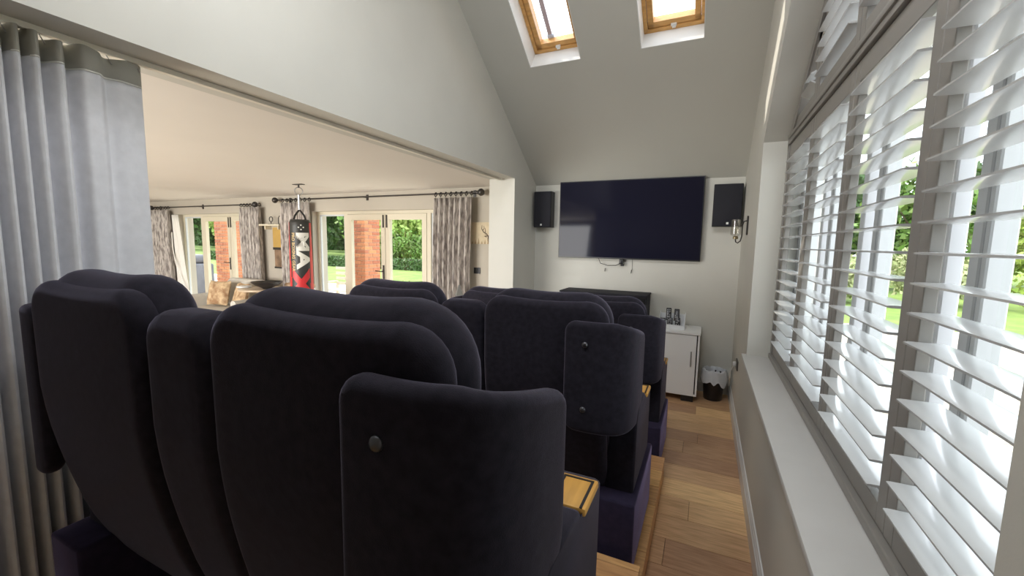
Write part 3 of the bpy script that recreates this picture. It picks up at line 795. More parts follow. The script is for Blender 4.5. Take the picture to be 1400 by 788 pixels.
# --- curtain rods
def rod(x0, x1, z, brackets, label):
    t = thing('curtain_rod', ((x0+x1)/2, YT-0.11, z), label, 'curtain rod', 'curtain rods over the garden doors')
    bm = NB(); tube(bm, [(x0, YT-0.11, z), (x1, YT-0.11, z)], 0.012, 10); obj('pole', bm, M_IRON, t, True)
    for x, s in ((x0, -1), (x1, 1)):
        bm = NB(); bmesh.ops.create_uvsphere(bm, u_segments=14, v_segments=10, radius=0.05)
        for v in bm.verts: v.co += Vector((x+s*0.06, YT-0.11, z))
        tube(bm, [(x-s*0.005, YT-0.11, z), (x+s*0.02, YT-0.11, z)], 0.024, 12)
        obj('finial', bm, M_IRON, t, True)
    for x in brackets:
        bm = NB(); tube(bm, [(x, YT-0.001, z), (x, YT-0.11, z)], 0.010, 8); box(bm, x-0.02, x+0.02, YT-0.012, YT-0.0005, z-0.045, z+0.045); obj('bracket', bm, M_IRON, t, True)
    return t
rod1 = rod(-11.0, -7.62, 2.275, (-10.9, -9.35, -7.72), 'long dark iron curtain rod over the doors behind the sofa')
rod2 = rod(-6.95, -2.88, 2.335, (-6.75, -4.95, -2.98), 'long dark iron curtain rod above the doors near the pier')
# --- crushed velvet curtains
def pleated(x0, x1, zt, z0, nf, label, rodz, parent_seed):
    t = thing('patterned_curtain', ((x0+x1)/2, YT-0.11, z0), label, 'curtain', 'patterned curtains at the garden doors')
    kn = []; n = nf*2
    for i in range(n+1): kn.append((x0 + (x1-x0)*i/n + (random.uniform(-0.008, 0.008) if 0 < i < n else 0), (0.05 if i % 2 else -0.045)*random.uniform(0.75, 1.1)))
    path = curtain_path(kn)
    def fn(p, z):
        k = 0.55 + 0.45*min(1, (zt-z)/0.25)
        return (p[0] + 0.02*math.sin(z*1.3+parent_seed)*min(1, (zt-z)), YT-0.11 + p[1]*k, z)
    sheet(path, frange(zt, z0, 12), fn, 'cloth', M_VCURT, t, 0.006)
    rg = []
    for i in range(nf+1):
        x = x0 + (x1-x0)*(i+0.2)/(nf+0.4)
        bm = NB(); pts = [(x+0.006*math.sin(2*math.pi*k/14), YT-0.11+0.026*math.cos(2*math.pi*k/14), rodz-0.008+0.026*math.sin(2*math.pi*k/14)) for k in range(15)]
        tube(bm, pts, 0.007, 6, False); tube(bm, [(x, YT-0.11, rodz-0.034), (x, YT-0.11, zt-0.005)], 0.003, 5); obj('ring', bm, M_IRON, t, True)
pleated(-11.02, -10.38, 2.215, 0.02, 6, 'patterned grey curtain beside the sheer drape, farthest from the pier', 2.275, 0.0)
pleated(-7.98, -7.42, 2.225, 0.02, 6, 'patterned grey curtain between the sofa and the wall shelf', 2.275, 1.0)
pleated(-6.83, -6.12, 2.280, 0.02, 6, 'patterned grey curtain hanging behind the punch bag', 2.335, 2.0)
pleated(-3.58, -2.95, 2.275, 0.02, 7, 'patterned grey curtain beside the deer picture', 2.335, 3.0)
# sheer white drape and cord
t = thing('sheer_curtain', (-10.15, YT-0.06, 0.02), 'white sheer drape by the farthest patterned curtain', 'curtain')
path = curtain_path([(-10.40+0.045*i, 0.03*(-1)**i) for i in range(5)])
sheet(path, frange(2.12, 0.02, 10), lambda p, z: (p[0] + (2.12-z)/2.1*(p[0]+10.42)*1.5, YT-0.05+p[1]*0.8, z), 'cloth', M_VLINE, t, 0.004)
bm = NB(); tube(bm, [(-10.345, YT-0.10, 1.75), (-10.33, YT-0.11, 1.40), (-10.24, YT-0.12, 1.10), (-10.10, YT-0.12, 0.85), (-9.98, YT-0.11, 0.55)], 0.010, 8)
obj('tie_cord', bm, M_VLINE, t, True)
# --- cream sofa with two cushions
sf = thing('cream_sofa', (-7.46, 4.45, 0), 'small cream tub sofa in front of the garden doors', 'sofa')
M_SOFA = mat('sofa_cream', (0.57, 0.54, 0.48), 0.85, noise=0.05, nscale=14, bump=0.08, bscale=200)
SX0, SX1, SY0, SY1 = -8.22, -6.70, 4.08, 4.86
bm = NB(); n = 24; prof_rows = []
plan = [(SX0, SY0), (SX0, SY0+0.3), (SX0+0.06, SY1-0.14), (SX0+0.24, SY1-0.02), (SX0+0.5, SY1), (SX1-0.5, SY1), (SX1-0.24, SY1-0.02), (SX1-0.06, SY1-0.14), (SX1, SY0+0.3), (SX1, SY0)]
plan = smooth_pts(plan, 2)
def tub_h(p):
    t_ = (p[1]-SY0)/(SY1-SY0)
    u = abs(p[0]-(SX0+SX1)/2)/((SX1-SX0)/2)
    return 0.66 + 0.27*max(0, min(1, (1-u*u)*1.6))*max(0, min(1, (t_-0.3)/0.5))
f, L = curve_map(plan)
N = 60; rows = []
for i in range(N+1):
    s_ = L*i/N
    ring = []
    c = f(Vector((s_, 0, 0))); h = tub_h(c)
    for (o_, z) in [(0.0, 0.10), (0.0, h-0.10), (-0.015, h-0.03), (-0.06, h), (-0.11, h-0.005), (-0.145, h-0.04), (-0.15, h-0.10), (-0.15, 0.10)]:
        q = f(Vector((s_, o_, 0))); ring.append(bm.verts.new((q[0], q[1], z)))
    rows.append(ring)
m_ = len(rows[0])
for i in range(N):
    for k in range(m_): bm.faces.new((rows[i][k], rows[i][(k+1) % m_], rows[i+1][(k+1) % m_], rows[i+1][k]))
bm.faces.new(rows[0]); bm.faces.new(rows[-1][::-1])
obj('back_and_arms', bm, M_SOFA, sf, True)
Bx('seat_cushion', SX0+0.165, SX1-0.165, SY0-0.02, SY1-0.20, 0.30, 0.46, M_SOFA, sf, 0.045, 4)
Bx('seat_base', SX0+0.16, SX1-0.16, SY0+0.02, SY1-0.17, 0.10, 0.298, M_SOFA, sf, 0.01, 2)
for x in (SX0+0.08, SX1-0.08):
    for y in (SY0+0.06, SY1-0.2): bm = NB(); lathe(bm, [(0.018, 0.001), (0.026, 0.10)], (x, y, 0), 10); obj('leg', bm, mat('dark_wood', (0.06, 0.03, 0.015), 0.4), sf, True)
M_CUSH = mat('cushion_floral', (0.62, 0.46, 0.28), 0.85, col2=(0.33, 0.19, 0.10), nscale=11, contrast=(0.38, 0.62))
def cushion(c, w, yaw, lean, label):
    bm = NB(); n = 14; top, bot = [], []
    for i in range(n+1):
        a, b = [], []
        for j in range(n+1):
            u, v = 2*i/n-1, 2*j/n-1
            e = max(0, (1-u**4)*(1-v**4))**0.5
            k = 1 - 0.10*(1-abs(u))*abs(v) - 0.10*(1-abs(v))*abs(u)
            x, z = u*w/2*(1-0.08*(1-v*v)*abs(u)), v*w/2*(1-0.08*(1-u*u)*abs(v))
            a.append(bm.verts.new((x, -0.075*e, z)))
            b.append(a[-1] if i in (0, n) or j in (0, n) else bm.verts.new((x, 0.075*e, z)))
        top.append(a); bot.append(b)
    for g in (top, bot):
        for i in range(n):
            for j in range(n): bm.faces.new((g[i][j], g[i+1][j], g[i+1][j+1], g[i][j+1]))
    R_ = Matrix.Rotation(rad(yaw), 4, 'Z') @ Matrix.Rotation(rad(-lean), 4, 'X')
    for v in bm.verts: v.co = R_ @ v.co + Vector(c)
    o = obj('throw_cushion', bm, M_CUSH, None, True); tag(o, label, 'cushion', 'floral cushions on the sofa')
cushion((-7.72, 4.42, 0.69), 0.44, 12, 14, 'tan floral cushion leaning by the rounded sofa arm')
cushion((-7.17, 4.46, 0.685), 0.43, -14, 16, 'tan floral cushion leaning towards the black bowl')
# --- side table, bowl and low white stool
tb = thing('side_table', (-6.33, 4.25, 0), 'pale round side table beside the sofa', 'table')
bm = NB(); lathe(bm, [(0.30, 0.845), (0.31, 0.85), (0.31, 0.872), (0.30, 0.877)], (-6.33, 4.25, 0), 36); obj('table_top', bm, mat('pale_wood', (0.55, 0.43, 0.30), 0.45, noise=0.1, nscale=8, stretch=(1, 8, 1)), tb, True)
bm = NB(); lathe(bm, [(0.20, 0.001), (0.20, 0.02), (0.05, 0.05), (0.03, 0.12), (0.03, 0.78), (0.09, 0.844)], (-6.33, 4.25, 0), 24); obj('pedestal', bm, mat('pale_wood', (0.55, 0.43, 0.30)), tb, True)
bm = NB(); lathe(bm, [(0.06, 0.001), (0.07, 0.015), (0.16, 0.055), (0.215, 0.10), (0.225, 0.112), (0.21, 0.112), (0.15, 0.07), (0.05, 0.03)], (-6.18, 4.25, 0.878), 32); o = obj('black_bowl', bm, M_BLACK, None, True); tag(o, 'wide shallow black bowl on the pale side table', 'bowl')
bm = NB(); lathe(bm, [(0.10, 0.001), (0.105, 0.004), (0.105, 0.02), (0.10, 0.024)], (-6.62, 4.17, 0.878), 24); o = obj('white_dish', bm, M_WHITE, None, True); tag(o, 'small white dish at the edge of the side table', 'dish')
ch = thing('white_armchair', (-5.85, 4.30, 0), 'white armchair partly hidden by the punch bag', 'armchair')
bm = NB(); M_WCH = mat('white_fabric', (0.72, 0.71, 0.69), 0.85)
Bx('seat', -6.12, -5.58, 4.02, 4.50, 0.18, 0.46, M_WCH, ch, 0.04, 3); Bx('backrest', -6.14, -5.56, 4.505, 4.66, 0.12, 0.90, M_WCH, ch, 0.05, 4)
Bx('arm', -6.225, -6.125, 4.02, 4.50, 0.12, 0.66, M_WCH, ch, 0.035, 3); Bx('arm', -5.575, -5.475, 4.02, 4.50, 0.12, 0.66, M_WCH, ch, 0.035, 3)
for x in (-6.15, -5.55):
    for y in (4.08, 4.58): bm = NB(); lathe(bm, [(0.016, 0.001), (0.022, 0.119)], (x, y, 0), 10); obj('leg', bm, mat('dark_wood', (0.06, 0.03, 0.015)), ch, True)
o = thing('folded_throw', (-5.85, 4.585, 0.90), 'tan fringed throw folded over the back of the white armchair', 'throw')
bm = NB(); path = [(-6.12, 0), (-5.98, 0.004), (-5.85, 0), (-5.70, 0.005), (-5.58, 0)]
prism(bm, rounded(4.49, 4.675, 0.902, 0.955, 0.025, 0.008, 4), 'x', -6.10, -5.62); obj('cloth', bm, mat('throw_tan', (0.50, 0.36, 0.24), 0.9, noise=0.3, nscale=20), o, True)
# --- wall shelf with two small ornaments, picture
sh = thing('wall_shelf', (-7.15, YT-0.08, 1.89), 'narrow pale shelf on the wall between the patterned curtains', 'shelf')
Bx('board', -7.40, -6.86, YT-0.17, YT-0.001, 1.885, 1.915, M_CREAM, sh, 0.003, 1)
for x in (-7.3, -6.95): Bx('bracket', x-0.012, x+0.012, YT-0.12, YT-0.001, 1.82, 1.884, M_CREAM, sh)
bm = NB(); pts = [(-7.18+0.045*math.cos(a), YT-0.08, 2.005+0.045*math.sin(a)) for a in frange(-1.2, 4.4, 14)]; tube(bm, pts, 0.008, 8); tube(bm, [(-7.18, YT-0.08, 1.916), (-7.18, YT-0.08, 1.962)], 0.008, 6); box(bm, -7.23, -7.13, YT-0.11, YT-0.05, 1.9155, 1.924)
o = obj('scroll_ornament', bm, M_IRON, None, True); tag(o, 'dark iron scroll ornament on the narrow wall shelf', 'ornament')
bm = NB(); tube(bm, [(-6.98, YT-0.08, 1.916), (-6.98, YT-0.08, 2.03), (-6.95, YT-0.08, 2.06), (-6.90, YT-0.08, 2.05)], 0.008, 6); box(bm, -7.02, -6.93, YT-0.11, YT-0.05, 1.9155, 1.924)
o = obj('hook_ornament', bm, M_IRON, None, True); tag(o, 'dark iron hooked ornament at the punch bag end of the shelf', 'ornament')
pc = thing('wall_picture', (-7.0, YT, 1.12), 'tall picture with a gold upper half and brown lower half, under the shelf', 'picture')
Bx('upper_panel', -7.22, -6.72, YT-0.03, YT-0.001, 1.50, 1.86, mat('picture_gold', (0.52, 0.33, 0.09), 0.6, noise=0.08, nscale=6), pc)
Bx('frame_bar', -7.21, -6.72, YT-0.045, YT-0.001, 1.455, 1.499, M_IRON, pc)
Bx('lower_panel', -7.19, -6.72, YT-0.03, YT-0.001, 1.145, 1.454, mat('picture_brown', (0.25, 0.16, 0.10), 0.7, noise=0.4, nscale=7), pc)
Bx('lower_frame', -7.20, -6.72, YT-0.035, YT-0.001, 1.115, 1.144, M_IRON, pc)
# --- deer canvas and switch near the pier
dc = thing('deer_canvas', (-2.78, YT, 1.62), 'cream canvas picture of a stag beside the patterned curtain', 'picture')
Bx('canvas', -3.02, -2.50, YT-0.03, YT-0.001, 1.635, 1.935, mat('canvas_cream', (0.62, 0.52, 0.36), 0.8, noise=0.12, nscale=9), dc)
bm = NB(); yy = YT-0.0318
def stroke(pts, r): tube(bm, [(a, yy, b) for a, b in pts], r, 5)
for s in (1, -1):
    c = -2.735
    stroke([(c+s*0.01, 1.735), (c+s*0.035, 1.775), (c+s*0.085, 1.80), (c+s*0.115, 1.845), (c+s*0.11, 1.895)], [0.009, 0.008, 0.007, 0.006, 0.003])
    stroke([(c+s*0.06, 1.79), (c+s*0.055, 1.83), (c+s*0.065, 1.86)], [0.006, 0.005, 0.003]); stroke([(c+s*0.10, 1.82), (c+s*0.075, 1.85), (c+s*0.08, 1.885)], [0.006, 0.005, 0.003]); stroke([(c+s*0.02, 1.75), (c+s*0.05, 1.755), (c+s*0.065, 1.775)], [0.005, 0.004, 0.002])
stroke([(-2.735, 1.755), (-2.737, 1.71), (-2.742, 1.675), (-2.742, 1.655)], [0.018, 0.022, 0.016, 0.010]); stroke([(-2.70, 1.735), (-2.66, 1.745)], [0.010, 0.004]); stroke([(-2.77, 1.735), (-2.81, 1.745)], [0.010, 0.004])
stroke([(-2.735, 1.70), (-2.70, 1.67), (-2.69, 1.642)], [0.03, 0.045, 0.05])
for v in bm.verts: v.co.y = YT-0.0305 + (v.co.y-yy)*0.02
obj('stag_print', bm, mat('print_brown', (0.10, 0.07, 0.05), 0.8), dc)
bm = NB(); 
for k in range(9): 
    x = -3.01+0.05*k; prism(bm, [(x, 1.637), (x+0.025, 1.637), (x+0.016, 1.68+0.02*(k % 3))], 'y', YT-0.0312, YT-0.0302)
obj('grass_print', bm, mat('print_tan', (0.36, 0.26, 0.15), 0.8), dc)
sw = thing('dark_switch', (-2.93, YT, 1.22), 'black light switch plate below the deer canvas', 'switch')
Bx('plate', -2.985, -2.88, YT-0.012, YT-0.0005, 1.215, 1.30, M_BLACK, sw, 0.003, 1); Bx('rocker', -2.955, -2.91, YT-0.017, YT-0.0125, 1.235, 1.28, M_BLACK, sw, 0.002, 1)

# --- punch bag
BX_, BY_ = -5.215, 4.113
BR = 0.138
bag = thing('punch_bag', (BX_, BY_, 0.42), 'black and red punch bag with white lettering, hanging from the ceiling', 'punch bag')
M_BAGK = mat('bag_black', (0.030, 0.030, 0.028), 0.45); M_BAGR = mat('bag_red', (0.62, 0.03, 0.035), 0.45)
ang0 = math.atan2(-BY_, -BX_)      # towards the seats
bm = NB(); n = 72; zs = frange(0.42, 1.93, 34); rows = []
def bag_r(z): return BR + 0.02*max(0, (1.93-z))/1.5 - (0.018 if z > 1.92 else 0)
for z in zs: rows.append([bm.verts.new((BX_ + bag_r(z)*math.cos(2*math.pi*k/n + ang0), BY_ + bag_r(z)*math.sin(2*math.pi*k/n + ang0), z)) for k in range(n)])
for i in range(len(zs)-1):
    for k in range(n):
        f_ = bm.faces.new((rows[i][k], rows[i][(k+1) % n], rows[i+1][(k+1) % n], rows[i+1][k]))
        a = ((k+0.5)*360/n + 180) % 360 - 180
        t_ = (1.93 - (zs[i]+zs[i+1])/2)/1.0
        lim_r = 58 - 12*min(1, t_); lim_l = 78 - 26*min(1, t_)
        f_.material_index = 0 if (-lim_l < a < lim_r) else 1
        if zs[i] > 1.88: f_.material_index = 0
        f_.smooth = True
bm.faces.new(rows[0][::-1]); bm.faces.new(rows[-1])
obj('bag_body', bm, None, bag, False, [M_BAGK, M_BAGR])
for p in bag.children[0].data.polygons: p.use_smooth = len(p.vertices) == 4
def bag_text(body, size, z_start, v_off, m, name, bold, xs=1.0):
    cu_ = bpy.data.curves.new('lettering', 'FONT'); cu_.body = body; cu_.size = size; cu_.offset = bold; cu_.extrude = 0.0
    cu_.resolution_u = 3
    to = bpy.data.objects.new('lettering_tmp', cu_); COL.objects.link(to)
    dg = bpy.context.evaluated_depsgraph_get()
    me = bpy.data.meshes.new_from_object(to.evaluated_get(dg))
    bpy.data.objects.remove(to, do_unlink=True)
    bm = NB(); bm.from_mesh(me)
    bmesh.ops.triangulate(bm, faces=bm.faces)
    for c in frange(-0.1, 0.4, 40): bmesh.ops.bisect_plane(bm, geom=bm.verts[:]+bm.edges[:]+bm.faces[:], plane_co=(0, c, 0), plane_no=(0, 1, 0))
    mx = max(v.co.x for v in bm.verts)
    for v in bm.verts:
        z = z_start - v.co.x*xs
        a = ang0 + (v.co.y + v_off)/BR
        r = bag_r(z) + 0.003
        v.co = Vector((BX_ + r*math.cos(a), BY_ + r*math.sin(a), z))
    me2 = obj(name, bm, m, bag)
    return mx*xs
M_LETW = mat('letter_white', (0.78, 0.77, 0.72), 0.5); M_LETG = mat('letter_gold', (0.50, 0.36, 0.16), 0.5)
bag_text('MA', 0.215, 1.755, -0.045, M_LETW, 'lettering', 0.010, 1.60)
bag_text('X', 0.27, 1.20, -0.10, M_BAGR, 'lettering', 0.018, 1.7)
bag_text('PRO BOXING GEAR', 0.06, 1.745, -0.115, M_LETG, 'lettering', 0.002, 1.0)
bm = NB()      # small emblem of four dots
for (u, v) in ((0, 0.03), (0, -0.03), (0.03, 0), (-0.03, 0)):
    a = ang0 + (u+0.01)/BR
    c = Vector((BX_ + (BR+0.003)*math.cos(a), BY_ + (BR+0.003)*math.sin(a), 1.82+v))
    tube(bm, [c, c + Vector((math.cos(a), math.sin(a), 0))*0.002], 0.010, 8)
obj('emblem', bm, M_LETW, bag)
for k in range(4):
    a = ang0 + rad(45+90*k); p = Vector((BX_ + 0.12*math.cos(a), BY_ + 0.12*math.sin(a), 1.90)); q = Vector((BX_+0.012*math.cos(a), BY_+0.012*math.sin(a), 2.06))
    bm = NB(); tube(bm, [p, p.lerp(q, 0.35)+Vector((0, 0, 0.03)), q], 0.012, 6); obj('strap', bm, M_BLACK, bag, True)
bm = NB()
pts = [(BX_ + 0.05*math.cos(a)*math.cos(ang0+1.57), BY_ + 0.05*math.cos(a)*math.sin(ang0+1.57), 2.325+0.05*math.sin(a)) for a in frange(0, 2*math.pi, 18)]
tube(bm, pts, 0.007, 6, False); obj('ring', bm, M_STEEL, bag, True)
bm = NB(); tube(bm, [(BX_, BY_, 2.275), (BX_, BY_, 2.05)], 0.012, 8)
for z in frange(2.07, 2.26, 7): tube(bm, [(BX_, BY_, z), (BX_, BY_, z+0.012)], 0.019, 8)
obj('chain', bm, M_STEEL, bag, True)
bm = NB(); box(bm, BX_-0.09, BX_+0.09, BY_-0.03, BY_+0.03, ZC-0.008, ZC-0.0005); tube(bm, [(BX_, BY_, ZC-0.008), (BX_, BY_, 2.37)], 0.012, 8); obj('ceiling_hook', bm, M_IRON, bag, True)
# small lamp by the curtain
o = thing('reading_lamp', (-3.05, 4.86, 0), 'dark pointed reading lamp head behind the seats by the patterned curtain', 'lamp')
bm = NB(); lathe(bm, [(0.10, 0.001), (0.10, 0.015), (0.012, 0.02), (0.010, 0.92)], (-3.05, 4.86, 0), 16); obj('stand', bm, M_IRON, o, True)
bm = NB(); lathe(bm, [(0.07, 0.92), (0.055, 0.96), (0.012, 1.07)], (-3.05, 4.86, 0), 4); obj('lamp_shade', bm, mat('shade_grey', (0.20, 0.20, 0.19), 0.6), o)

# ================================================================== GARDEN
ZG = -0.12
def ground(name, x0, x1, y0, y1, z, m, label):
    o = obj(name, box(NB(), x0, x1, y0, y1, z-0.1, z), m); tag(o, label, None, None, 'structure'); return o
M_LAWN = mat('lawn', (0.19, 0.27, 0.055), 0.9, col2=(0.12, 0.19, 0.035), nscale=1.4, bump=0.6, bscale=60, contrast=(0.35, 0.65))
M_GRAV = mat('gravel', (0.52, 0.47, 0.40), 0.9, col2=(0.26, 0.22, 0.18), nscale=28, bump=1.0, bscale=40, contrast=(0.38, 0.62))
M_PATIO = mat('patio', (0.56, 0.51, 0.42), 0.9, noise=0.12, nscale=3)
ground('lawn', -140, 60, 12.3, 120, ZG, M_LAWN, 'mown green lawn beyond the gravel')
ground('gravel_drive', 0.81, 40, -12, 12.3, ZG, M_GRAV, 'pale gravel drive outside the shuttered window')
ground('patio', -60, 0.81, 5.46, 12.3, ZG, M_PATIO, 'pale patio outside the garden doors')
ground('rear_garden', -60, 0.81, -30, YLB-0.21, ZG, M_LAWN, 'lawn behind the house')
M_LEAF = [mat('leaf_mid', (0.15, 0.24, 0.05), 0.6, island=0.45), mat('leaf_yellow', (0.26, 0.33, 0.06), 0.6, island=0.4), mat('leaf_dark', (0.075, 0.13, 0.04), 0.6, island=0.45), mat('leaf_pale', (0.34, 0.36, 0.18), 0.6, island=0.4), mat('leaf_willow', (0.34, 0.44, 0.11), 0.6, island=0.4)]
M_BARK = mat('bark', (0.12, 0.085, 0.055), 0.9, noise=0.3, nscale=6, stretch=(6, 6, 1))
def leaf(bm, c, s, tilt=None):
    d = Vector((random.gauss(0, 1), random.gauss(0, 1), random.gauss(0, 0.6)))
    if tilt: d = Vector(tilt)
    d.normalize(); e = d.orthogonal().normalized(); e = (Matrix.Rotation(random.uniform(0, 6.28), 3, d) @ e)
    g = d.cross(e)
    k = 0.5
    bm.faces.new([bm.verts.new(c + e*s), bm.verts.new(c + g*s*k), bm.verts.new(c - e*s*0.9), bm.verts.new(c - g*s*k)])
def crown(c, r, n, ls, lumps=7):
    bm = NB(); c = Vector(c)
    cs = [(c, Vector(r))]
    for k in range(lumps):
        d = Vector((random.gauss(0, 1), random.gauss(0, 1), random.gauss(0, 0.8))).normalized()
        cs.append((c + Vector((d.x*r[0], d.y*r[1], d.z*r[2]))*0.62, Vector(r)*random.uniform(0.38, 0.55)))
    for i in range(n):
        cc, rr = random.choice(cs)
        d = Vector((random.gauss(0, 1), random.gauss(0, 1), random.gauss(0, 1))).normalized()
        q = random.uniform(0.55, 1.0)**0.5
        p = cc + Vector((d.x*rr.x, d.y*rr.y, d.z*rr.z))*q
        p.x = max(c.x-r[0]*1.05, min(c.x+r[0]*1.05, p.x)); p.y = max(c.y-r[1]*1.05, min(c.y+r[1]*1.05, p.y))
        if p.z < ZG + 0.02: p.z = ZG + random.uniform(0.02, 0.3)
        leaf(bm, p, ls*random.uniform(0.6, 1.3))
    return bm
def tree(x, y, h, r, n, ls, mi, label, name='broadleaf_tree', trunk=0.16, lumps=8):
    t = thing(name, (x, y, ZG), label, 'tree', 'garden trees')
    bm = NB(); tube(bm, [(x, y, ZG), (x+0.05, y, ZG+h*0.3), (x-0.05, y+0.05, ZG+h*0.6)], [trunk, trunk*0.75, trunk*0.35], 8)
    for k in range(4):
        a = k*1.6+x; tube(bm, [(x, y, ZG+h*(0.3+0.05*k)), (x+math.cos(a)*r*0.4, y+math.sin(a)*r*0.4, ZG+h*(0.5+0.05*k))], [trunk*0.4, trunk*0.12], 6)
    obj('trunk', bm, M_BARK, t, True)
    obj('foliage', crown((x, y, ZG+h*0.50), (r*0.95, r*0.95, h*0.47), n, ls, lumps), M_LEAF[mi], t)
def shrub(x, y, r, h, n, ls, mi, label, name='garden_shrub'):
    t = thing(name, (x, y, ZG), label, 'shrub', 'garden shrubs')
    bm = NB()
    for k in range(5):
        a = k*1.257; tube(bm, [(x, y, ZG), (x+math.cos(a)*r*0.4, y+math.sin(a)*r*0.4, ZG+h*0.6)], [0.03, 0.008], 5)
    obj('stems', bm, M_BARK, t, True)
    obj('foliage', crown((x, y, ZG+h*0.5), (r, r, h*0.5), n, ls, 6), M_LEAF[mi], t)
def hedge(x0, x1, y0, y1, h, n, ls, mi, label):
    t = thing('clipped_hedge', ((x0+x1)/2, (y0+y1)/2, ZG), label, 'hedge', 'clipped hedges')
    Bx('inner_branches', x0+0.08, x1-0.08, y0+0.08, y1-0.08, ZG+0.001, ZG+h-0.08, M_LEAF[2], t)
    bm = NB()
    for i in range(n):
        p = Vector((random.uniform(x0, x1), random.uniform(y0, y1), random.uniform(ZG+0.03, ZG+h)))
        k = random.random()
        if k < 0.45: p.y = y0 + random.uniform(0, 0.1)
        elif k < 0.75: p.z = ZG+h - random.uniform(0, 0.1)
        elif k < 0.87: p.x = x0 + random.uniform(0, 0.1)
        else: p.x = x1 - random.uniform(0, 0.1)
        leaf(bm, p, ls*random.uniform(0.6, 1.3))
    obj('foliage', bm, M_LEAF[mi], t)
# garden beyond the living room doors
hedge(-36, -13.0, 20.0, 21.2, 0.62, 6500, 0.12, 2, 'long low clipped hedge across the lawn beyond the patio')
shrub(-20.0, 24.0, 1.9, 2.6, 2600, 0.15, 0, 'tall rounded bush behind the low hedge, below the willow')
# weeping willow
WX, WYY = -23.5, 29.0
t = thing('weeping_willow', (WX, WYY, ZG), 'weeping willow trailing yellow-green branches beyond the hedge', 'tree', 'garden trees')
bm = NB(); tube(bm, [(WX, WYY, ZG), (WX+0.2, WYY, 3.0), (WX, WYY-0.1, 6.5)], [0.45, 0.35, 0.15], 10); obj('trunk', bm, M_BARK, t, True)
bm = NB()
for k in range(330):
    a = random.uniform(0, 6.28); r = 3.9*random.uniform(0.1, 1)**0.6
    x, y = WX + math.cos(a)*r, WYY + math.sin(a)*r
    zt = 8.8 - 0.12*r*r; zb = random.uniform(1.9, 3.2)
    z = zt
    while z > zb:
        leaf(bm, Vector((x + random.gauss(0, 0.07), y + random.gauss(0, 0.07), z)), 0.24, (random.gauss(0, 1), random.gauss(0, 1), 0.15)); z -= random.uniform(0.14, 0.24)
obj('foliage', bm, M_LEAF[4], t)
hedge(-110, -8, 50.5, 52, 4.2, 9000, 0.42, 2, 'tall boundary hedge along the far end of the garden')
TL = ['first', 'second', 'third', 'fourth', 'fifth', 'sixth', 'seventh', 'eighth']
for k, x in enumerate((-33.0, -41.0, -49.0, -57.0, -65.0, -73.0)):
    tree(x, 34 + 1.2*(k % 2), 11 + (k*7 % 3), 3.3, 4600, 0.34, (0, 2, 0, 4, 2, 0)[k], '%s tree along the back of the lawn counting away from the willow' % TL[k])
for k, x in enumerate((-15.0, -7.0, 1.0)):
    tree(x, 36, 11, 3.3, 3000, 0.34, (2, 0, 2)[k], '%s tree along the back of the lawn on the house side of the willow' % TL[k])
for k, x in enumerate((-26.0, -36.5, -47.0, -57.5, -68.0, -78.5, -89.0)):
    tree(x, 45, 14, 4.3, 4200, 0.46, 2, '%s tall dark tree of the rear row behind the willow' % TL[k])
shrub(-6.4, 8.05, 0.42, 0.85, 700, 0.07, 1, 'bright yellow-green shrub in the patio pot bed')
# sunflower
t = thing('sunflower', (-5.72, 8.3, ZG), 'single sunflower on a tall stem beside the bright shrub', 'flower')
bm = NB(); tube(bm, [(-5.72, 8.3, ZG), (-5.74, 8.28, 0.7), (-5.72, 8.25, 1.30)], 0.012, 6)
for z in (0.4, 0.7, 0.95): leaf(bm, Vector((-5.68, 8.25, z)), 0.12)
obj('stem', bm, M_LEAF[0], t)
bm = NB(); pc_ = Vector((-5.72, 8.22, 1.33))
for k in range(18):
    a = 2*math.pi*k/18; d = Vector((math.cos(a), 0, math.sin(a))); e = Vector((-math.sin(a), 0, math.cos(a)))
    bm.faces.new([bm.verts.new(pc_ + d*0.05), bm.verts.new(pc_ + d*0.10 + e*0.022), bm.verts.new(pc_ + d*0.15), bm.verts.new(pc_ + d*0.10 - e*0.022)])
obj('petals', bm, mat('petal_yellow', (0.80, 0.42, 0.03), 0.6), t)
bm = NB(); tube(bm, [pc_ + Vector((0, 0.015, 0)), pc_ - Vector((0, 0.012, 0))], 0.058, 14); obj('flower_head', bm, mat('seed_brown', (0.16, 0.07, 0.02), 0.8), t, True)
